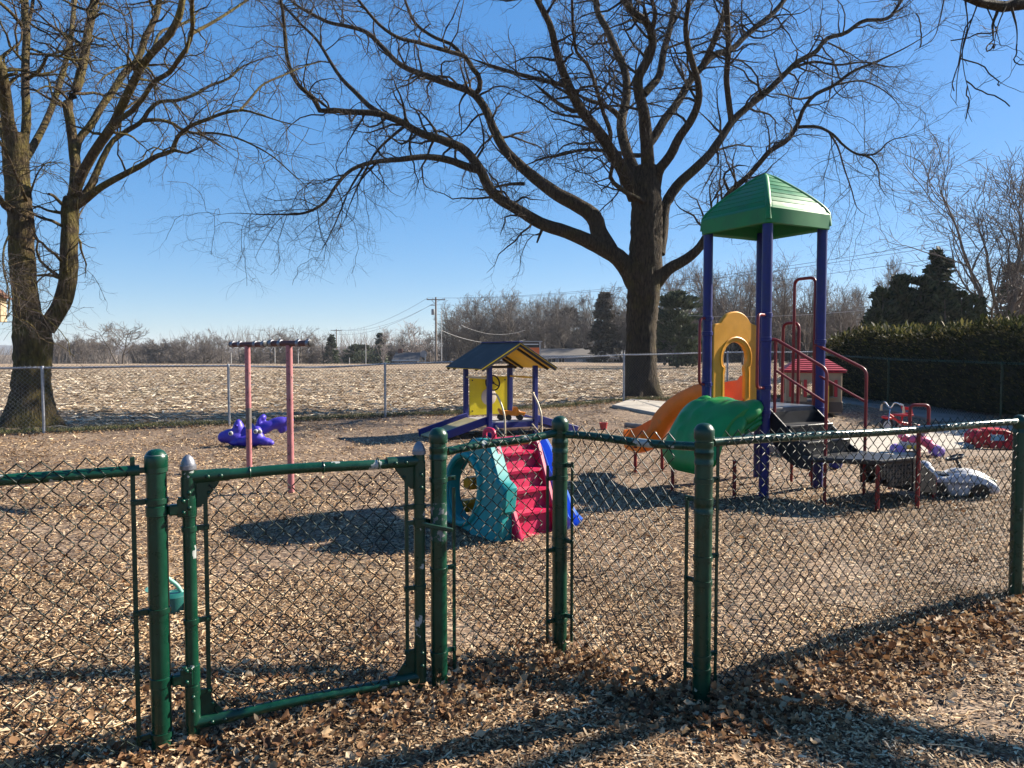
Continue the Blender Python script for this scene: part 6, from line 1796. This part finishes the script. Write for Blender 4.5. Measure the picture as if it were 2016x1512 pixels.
def log():
    a, b = gnd(1232, 842), gnd(1284, 848)
    root = thing("timber_log", "short grey weathered log lying on the chips by the slab's corner", "log", (a.x, a.y, 0))
    d = b - a
    pts = np.array([[0, 0, .055], [d.x * .35, d.y * .35 + .02, .06], [d.x * .7, d.y * .7, .055], [d.x, d.y, .05]])
    v, f = knobbly(catmull(pts, 16), np.full(16, .055), 12, .06, 5)
    np_mesh("timber", v, f, M("grey_weathered_wood", (.22, .19, .16), .9, .3, 8, .3, 60, stretch=(2, 12, 12)), root)
log()
def timber_edge():
    m = M("weathered_edging", (.24, .20, .16), .9, .25, 6, .3, 50)
    a, b = gnd(1510, 888), gnd(1632, 912)
    root = thing("edging_timber", "grey weathered edging timber along the slab behind the tower's stairs", "timber", (a.x, a.y, 0))
    MB().beam(Vector((0, 0, .05)), Vector((b.x - a.x, b.y - a.y, .05)), .10, .11, bev=.012).build("timber", m, root)
timber_edge()

# ------------------------------------------------------------------ little cottage by the hedge
def cottage():
    p = gnd(1596, 824); z = th(p.x, p.y) + .05
    TANW = M("tan_moulded_wall", (.30, .21, .125), .6, .15, 5, .04, 40); BROWNW = M("brown_moulded_base", (.10, .065, .045), .6, .2, 6)
    RSH = M("red_shingle_plastic", (.30, .014, .03), .55, .2, 7)
    root = thing("toy_cottage", "tan plastic play cottage with a red shingled roof by the hedge", "playhouse", (p.x, p.y, z), R(-14))
    w, d, h = 1.15, .95, .92
    win = [(.20, .38), (.40, .38), (.40, .72), (.30, .77), (.20, .72)]
    door = [(-.16, .02), (.12, .02), (.12, .66), (-.02, .74), (-.16, .66)]
    Mx = lambda y: Matrix(((1, 0, 0, 0), (0, 0, -1, y), (0, 1, 0, 0), (0, 0, 0, 1)))
    My = lambda x: Matrix(((0, 0, 1, x), (1, 0, 0, 0), (0, 1, 0, 0), (0, 0, 0, 1)))
    front = [(-w / 2, 0), (w / 2, 0), (w / 2, h), (0, h + .0), (-w / 2, h)]
    wl = [(-.46, .38), (-.26, .38), (-.26, .72), (-.36, .77), (-.46, .72)]
    for y in (-d / 2, d / 2): MB().plate(front, [win, door, wl], .05, Mx(y), .008).build("wall", TANW, root)
    side = [(-d / 2 + .03, 0), (d / 2 - .03, 0), (d / 2 - .03, h), (-d / 2 + .03, h)]
    sw = [(-.14, .40), (.14, .40), (.14, .74), (-.14, .74)]
    for x in (-w / 2, w / 2): MB().plate(side, [sw], .05, My(x), .008).build("wall", TANW, root)
    MB().box((0, 0, .14), (w + .06, d + .06, .26), bev=.02).build("plinth", BROWNW, root)
    for x in (-.51, -.20, .15, .45):
        MB().box((x, -d / 2 - .04, .56), (.07, .03, .40), bev=.008).build("shutter", REDP, root)
    for y in (-.23, .23): MB().box((w / 2 + .035, y, .56), (.03, .13, .42), bev=.008).build("shutter", REDP, root)
    MB().plate([(0, .02), (.26, .02), (.26, .62), (.13, .70), (0, .62)], [], .03, Matrix.Translation((.12, -d / 2 - .02, .0)) @ Matrix.Rotation(R(-55), 4, 'Z') @ Mx(0), .006).build("door", TOYYEL, root)
    MB().box((.34, -d / 2 - .05, .35), (.30, .07, .04), bev=.01).build("window_sill", TANW, root)
    # hipped, shingled roof in five courses
    rows = 6; e = (w / 2 + .10, d / 2 + .10); r0 = (w / 2 - .25, .03)
    roof = MB().box((0, 0, h + .02), (2 * e[0] - .02, 2 * e[1] - .02, .05), bev=.02).build("roof", RSH, root)
    for k in range(rows):
        t0, t1 = k / rows, (k + 1) / rows
        ax, ay = e[0] + (r0[0] - e[0]) * t0, e[1] + (r0[1] - e[1]) * t0
        bx, by = e[0] + (r0[0] - e[0]) * t1, e[1] + (r0[1] - e[1]) * t1
        z0, z1 = h + .045 + .26 * t0, h + .045 + .26 * t1
        vs = [(-ax, -ay, z0 + .018), (ax, -ay, z0 + .018), (ax, ay, z0 + .018), (-ax, ay, z0 + .018), (-bx, -by, z1 + .004), (bx, -by, z1 + .004), (bx, by, z1 + .004), (-bx, by, z1 + .004), (-ax, -ay, z0), (ax, -ay, z0), (ax, ay, z0), (-ax, ay, z0)]
        MB().add(vs, [(0, 1, 5, 4), (1, 2, 6, 5), (2, 3, 7, 6), (3, 0, 4, 7), (8, 9, 1, 0), (9, 10, 2, 1), (10, 11, 3, 2), (11, 8, 0, 3), (4, 5, 6, 7)]).build("shingle_course", RSH, roof, smooth=False)
cottage()

# ------------------------------------------------------------------ nest box at the photo's left edge
def nest_box():
    p = at(-20, 598, 11.5)
    WOOD = M("pale_weathered_board", (.40, .31, .20), .8, .2, 5, .15, 40, stretch=(8, 8, 1)); DARKR = M("brown_stained_board", (.13, .06, .035), .7, .25, 6)
    root = thing("nest_box", "pale wooden box with a brown pitched lid hanging beside the mossy trunk", "nest box", (p.x, p.y, p.z - .28), R(20))
    MB().plate([(-.17, 0), (.17, 0), (.17, .42), (0, .58), (-.17, .42)], [[(.05 * math.cos(a), .33 + .05 * math.sin(a)) for a in [6.283 * i / 16 for i in range(16)]]], .02, Matrix(((1, 0, 0, 0), (0, 0, -1, -.16), (0, 1, 0, 0), (0, 0, 0, 1))), .002).build("front_board", WOOD, root)
    MB().plate([(-.17, 0), (.17, 0), (.17, .42), (0, .58), (-.17, .42)], [], .02, Matrix(((1, 0, 0, 0), (0, 0, -1, .16), (0, 1, 0, 0), (0, 0, 0, 1))), .002).build("back_board", WOOD, root)
    for x in (-.172, .172): MB().box((x, 0, .21), (.02, .30, .42)).build("side_board", WOOD, root)
    MB().box((0, 0, .01), (.32, .30, .02)).build("floor_board", WOOD, root)
    for s_ in (-1, 1):
        MB().beam((0, 0, .60), (s_ * .25, 0, .365), .42, .02, bev=.003).build("lid", DARKR, root)
    MB().tube([(0, 0, .6), (.02, .02, 1.2), (.06, .3, 2.6)], .004, 5).build("hanging_wire", GALV_WIRE, root)
nest_box()
# ------------------------------------------------------------------ poles and lines
WOODPOLE = M("creosoted_pole", (.17, .13, .10), .9, .25, 2, stretch=(6, 6, .6)); WIREMAT = M("power_line", (.10, .10, .11), .6, .1, 1); PALEWIRE = M("pale_service_cable", (.42, .40, .37), .6, .1, 1)
PALEPOLE = M("pale_steel_pole", (.42, .41, .39), .6, .1, 2); GREYBOX = M("transformer_grey", (.20, .21, .22), .6, .1, 2)
POLES = {}
def pole(px, top, Y, label, arm=True, r=.15, mat=WOODPOLE, name="utility_pole", box=False, group=None):
    p = at(px, top, Y); zb = th(p.x, Y)
    root = thing(name, label, "utility pole" if arm else "pole", (p.x, Y, zb), R(12) if arm else 0, group)
    h = p.z - zb
    MB().tube([(0, 0, -.2), (0, 0, h * .5), (0, 0, h)], [r, r * .86, r * .7], 10).build("pole", mat, root)
    if arm:
        w = 1.25
        MB().box((0, -.12, h - .35), (2 * w, .10, .12)).build("crossarm", WOODPOLE, root)
        mb = MB()
        for x in (-w + .1, -.4, w - .1): mb.lathe([(.03, 0), (.06, .05), (.04, .12), (.05, .18), (0, .2)], (x, -.12, h - .30), 8)
        mb.build("insulator", GREYBOX, root)
        MB().tube([(-.6, -.12, h - .4), (0, -.13, h - 1.0)], .03, 6).build("brace", WOODPOLE, root)
        if box:
            MB().lathe([(.22, 0), (.24, .05), (.24, .7), (.2, .78), (0, .8)], (-.38, -.05, h - 2.4), 14).build("transformer", GREYBOX, root)
            MB().box((-.4, -.1, h - 1.1), (.7, .08, .08)).build("lower_arm", WOODPOLE, root)
    POLES[label] = (Vector((p.x, Y, p.z)))
    return root, p
_, p1 = pole(858, 585, 100, "brown wooden utility pole with a grey transformer at the field's far edge", box=True)
_, p2 = pole(662, 648, 172, "distant wooden utility pole with one crossarm beside a dark evergreen", r=.16)
pole(869, 612, 101, "slim pale pole standing right beside the wooden utility pole", False, .06, PALEPOLE, "lamp_pole")
_, p3 = pole(1821, 555, 41, "thin grey pole standing in front of the dark evergreens behind the hedge", False, .07, PALEPOLE, "lamp_pole")
for px, top, Y, lb in ((455, 694, 120, "thin pale post across the field, left of the first pink pole"), (541, 684, 120, "thin pale post across the field, between the pink poles"), (587, 694, 120, "thin pale post across the field, right of the second pink pole"), (688, 704, 120, "short pale post right of the distant utility pole"), (720, 676, 120, "tall thin pale post left of the bare birch")):
    pole(px, top, Y, lb, False, .07, PALEPOLE, "field_post")
# next poles of the same line, out of frame
_, p0 = pole(2330, 395, 36, "wooden utility pole near the right, carrying the line over the hedge")
_, pL = pole(540, 677, 260, "tiny distant wooden utility pole behind the pink poles", r=.15)
def wire(a, b, sag, r, mat, label, name="power_line", n=26):
    pts = [a.lerp(b, t) - Vector((0, 0, sag * 4 * t * (1 - t))) for t in [i / n for i in range(n + 1)]]
    o = MB().tube(pts, r, 5).build(name, mat); 
    tag(o, label, "cable")
for k, (dz, dx) in enumerate(((-.1, -1.1), (-.1, 1.1), (-1.0, -.6))):
    wire(p1 + Vector((dx, 0, dz)), p0 + Vector((dx * .6, 0, dz)), 1.3, .013, WIREMAT, ("highest power line strung from the wooden pole to the right", "second power line strung from the wooden pole to the right", "lowest power line strung from the wooden pole to the right")[k])
    wire(p2 + Vector((dx, 0, dz)), p1 + Vector((dx, 0, dz)), 1.6, .018, WIREMAT, ("highest power line sagging between the two wooden poles", "middle power line sagging between the two wooden poles", "lowest power line sagging between the two wooden poles")[k])
wire(at(868, 650, 101), at(1034, 669, 108), 1.05, .03, PALEWIRE, "lower pale cable sagging from the slim pole towards the grey house", "service_cable")
wire(at(908, 640, 104), at(1034, 650, 108), .95, .025, PALEWIRE, "upper pale cable sagging above the play shelter's roof", "service_cable")
wire(at(1296, 616, 62), p3 + Vector((0, 0, -1.2)), .5, .014, PALEWIRE, "pale cable crossing behind the tower to the thin grey pole", "service_cable")
wire(at(1690, 603, 41), at(2080, 572, 41), .15, .016, PALEWIRE, "pale cable crossing in front of the dark evergreens", "service_cable")

# ------------------------------------------------------------------ houses beyond the road
GLASS = M("dark_window_glass", (.02, .025, .03), .1, .1, 2); WHITETRIM = M("white_house_trim", (.5, .5, .5), .6, .08, 2)
def house(name, label, px0, px1, ridge, eave, Y, depth, wallc, roofc, wins=(), door=None, garage=None, gable_front=False, chimney=None, base=-2.3, overhang=.4):
    a, b = at(px0, ridge, Y), at(px1, ridge, Y)
    x0, x1 = a.x, b.x; zr = a.z; ze = at(px0, eave, Y).z
    W = x1 - x0
    root = thing(name, label, "house", ((x0 + x1) / 2, Y, base))
    wall = M(name + "_siding", wallc, .8, .1, 1.2, .2, 3, stretch=(.3, .3, 9)); roofm = M(name + "_shingles", roofc, .9, .2, 1.5, .3, 6)
    hw = W / 2; zr -= base; ze -= base
    MB().box((0, depth / 2, ze / 2), (W - 2 * overhang, depth, ze)).build("wall", wall, root, smooth=False)
    if gable_front:
        vs = [(-hw, -.3, ze - .1), (0, -.3, zr), (hw, -.3, ze - .1), (-hw, depth + .3, ze - .1), (0, depth + .3, zr), (hw, depth + .3, ze - .1)]
        t = .18
        vs += [(x, y, z - t) for x, y, z in vs]
        MB().add(vs, [(0, 1, 4, 3), (1, 2, 5, 4), (6, 9, 10, 7), (7, 10, 11, 8), (0, 6, 7, 1), (1, 7, 8, 2), (3, 4, 10, 9), (4, 5, 11, 10), (0, 3, 9, 6), (2, 8, 11, 5)]).build("roof", roofm, root, smooth=False)
        MB().add([(-hw + .3, .01, ze - .1), (hw - .3, .01, ze - .1), (0, .01, zr - .2)], [(0, 1, 2)]).build("gable", wall, root, smooth=False)
    else:
        vs = [(-hw, -.5, ze - .08), (hw, -.5, ze - .08), (hw, depth / 2, zr), (-hw, depth / 2, zr), (-hw, depth + .5, ze - .08), (hw, depth + .5, ze - .08)]
        t = .18
        vs += [(x, y, z - t) for x, y, z in vs]
        rf = MB().add(vs, [(0, 1, 2, 3), (3, 2, 5, 4), (6, 9, 8, 7), (9, 10, 11, 8), (0, 6, 7, 1), (4, 5, 11, 10), (0, 3, 9, 6), (3, 4, 10, 9), (1, 7, 8, 2), (2, 8, 11, 5)]).build("roof", roofm, root, smooth=False)
        for sx in (-1, 1):
            MB().add([(sx * (hw - overhang), .02, ze - .1), (sx * (hw - overhang), depth - .02, ze - .1), (sx * (hw - overhang), depth / 2, zr - .2)], [(0, 1, 2)]).build("gable", wall, root, smooth=False)
        MB().box((0, -.52, ze - .16), (W, .05, .2)).build("gutter", WHITETRIM, root)
    for (wx, wz, ww, wh) in wins:
        wz = min(wz + .5, ze - .35 - wh / 2)
        f_ = MB().plate([(-ww / 2, -wh / 2), (ww / 2, -wh / 2), (ww / 2, wh / 2), (-ww / 2, wh / 2)], [[(-ww / 2 + .08, -wh / 2 + .08), (-.03, -wh / 2 + .08), (-.03, wh / 2 - .08), (-ww / 2 + .08, wh / 2 - .08)], [(.03, -wh / 2 + .08), (ww / 2 - .08, -wh / 2 + .08), (ww / 2 - .08, wh / 2 - .08), (.03, wh / 2 - .08)]], .08, Matrix(((1, 0, 0, wx), (0, 0, -1, -.045), (0, 1, 0, wz), (0, 0, 0, 1)))).build("window", WHITETRIM, root, smooth=False)
        MB().box((wx, -.02, wz), (ww - .1, .03, wh - .1)).build("pane", GLASS, f_, smooth=False)
    if garage:
        gx, gw, gh = garage; gh *= 1.18
        g_ = MB().box((gx, -.04, gh / 2 + .1), (gw, .08, gh)).build("garage_door", WHITETRIM, root, smooth=False)
        for k in range(1, 4): MB().box((gx, -.09, .1 + gh * k / 4), (gw, .03, .03)).build("panel_joint", GREYBOX, g_, smooth=False)
    if door:
        MB().box((door, -.04, 1.3), (1.0, .08, 2.5)).build("door", WHITETRIM, root, smooth=False)
    if chimney is not None:
        MB().box((chimney[0], depth / 2, zr + chimney[1] / 2 - .3), (.8, .8, chimney[1] + .6)).build("chimney", M(name + "_brick", (.16, .07, .05), .9, .2, 4), root, smooth=False)
    return root
h1 = house("grey_house", "low grey ranch house with a white garage door beyond the field", 1062, 1178, 686, 699, 112, 9, (.20, .23, .27), (.10, .09, .082), wins=((-2.6, 2.0, 1.3, 1.0), (-1.1, 2.0, 1.0, 1.0)), door=1.6)
house("beige_house", "long low beige house with a dark roof left of the big trunk", 1158, 1255, 690, 702, 118, 9, (.30, .28, .25), (.10, .095, .09), wins=((2.2, 2.1, .9, .6), (.6, 2.1, 1.0, .9)), garage=(-2.2, 3.0, 2.2))
house("brown_house", "brown brick house seen through the yellow arch", 1330, 1500, 684, 699, 108, 10, (.17, .115, .085), (.10, .085, .075), wins=((1.3, 2.0, 1.9, 1.0), (-3.0, 2.0, 1.4, .8)), chimney=(2.6, .9))
house("dark_roof_house", "small distant house with a dark roof and chimney left of the stop sign", 772, 826, 694, 708, 135, 8, (.30, .26, .22), (.055, .055, .06), wins=((-1.0, 2.6, .8, .7),), chimney=(-1.6, .7), base=-2.6)
house("pale_house", "pale gabled house mostly hidden behind the bare trees", 1138, 1160, 664, 682, 140, 9, (.42, .45, .47), (.20, .20, .20), wins=((0, 4.0, .8, .9),), gable_front=True)
house("tan_bungalow", "tan bungalow glimpsed between the roof and posts of the play shelter", 985, 1042, 700, 708, 128, 8, (.36, .28, .19), (.24, .22, .20), wins=((-1.2, 2.2, 1.0, .8), (1.0, 2.2, 1.0, .8)))

# back of a stop sign
def sign_back():
    p = at(834, 697, 98); zb = th(p.x, 98)
    root = thing("stop_sign", "grey back of an eight-sided road sign left of the wooden utility pole", "road sign", (p.x, 98, zb), R(8))
    h = p.z - zb
    MB().plate([(.50 * math.cos(R(22.5 + 45 * k)), .50 * math.sin(R(22.5 + 45 * k))) for k in range(8)], [], .02, Matrix(((1, 0, 0, 0), (0, 0, -1, 0), (0, 1, 0, h), (0, 0, 0, 1)))).build("sign_plate", GREYBOX, root)
    MB().box((.22, -.04, h / 2 - .1), (.09, .06, h + .2)).build("sign_post", PALEPOLE, root)
    MB().box((-.22, .3, h / 2 - .4), (.07, .06, h - .4)).build("marker_post", PALEPOLE, root)
sign_back()
# framed orange notice board
def board():
    Y = 52.0
    a, b = at(1012, 673, Y), at(1063, 673, Y); zb = th(b.x, Y)
    root = thing("notice_board", "orange panel in a grey frame rising behind the play shelter's roof", "sign board", (a.x, Y, zb))
    W = b.x - a.x; h = a.z - zb
    for x in (0, W): MB().box((x, 0, h / 2), (.09, .09, h)).build("frame_post", GALV, root)
    MB().box((W / 2, 0, h + .03), (W + .35, .16, .06)).build("top_rail", GALV, root)
    MB().box((W / 2, 0, h - .22), (W - .1, .05, .34)).build("header_panel", BLACKP, root)
    MB().box((W / 2 + .1, -.03, h - .17), (W - .4, .02, .07)).build("pale_strip", WHITETRIM, root)
    MB().box((W / 2, 0, h - .80), (W - .1, .05, .78)).build("orange_panel", M("orange_sign_sheet", (.55, .12, .03), .5, .1, 2), root)
board()
# ------------------------------------------------------------------ thin winter haze over the valley
def haze():
    m = bpy.data.materials.new("winter_haze"); m.use_nodes = True
    nt = m.node_tree
    for n_ in list(nt.nodes):
        if n_.type == 'BSDF_PRINCIPLED': nt.nodes.remove(n_)
    v = nt.nodes.new("ShaderNodeVolumePrincipled")
    v.inputs["Color"].default_value = (0.86, 0.92, 1.0, 1)
    v.inputs["Density"].default_value = HAZE
    v.inputs["Anisotropy"].default_value = 0.2
    nt.links.new(v.outputs[0], nt.nodes["Material Output"].inputs["Volume"])
    o = MB().box((0, 1470, 5.5), (3400, 3200, 41)).build("haze", m, smooth=False)
    tag(o, "thin pale haze in the air over the field and far hills", "haze", kind="stuff")
HAZE = 0.0002
haze()
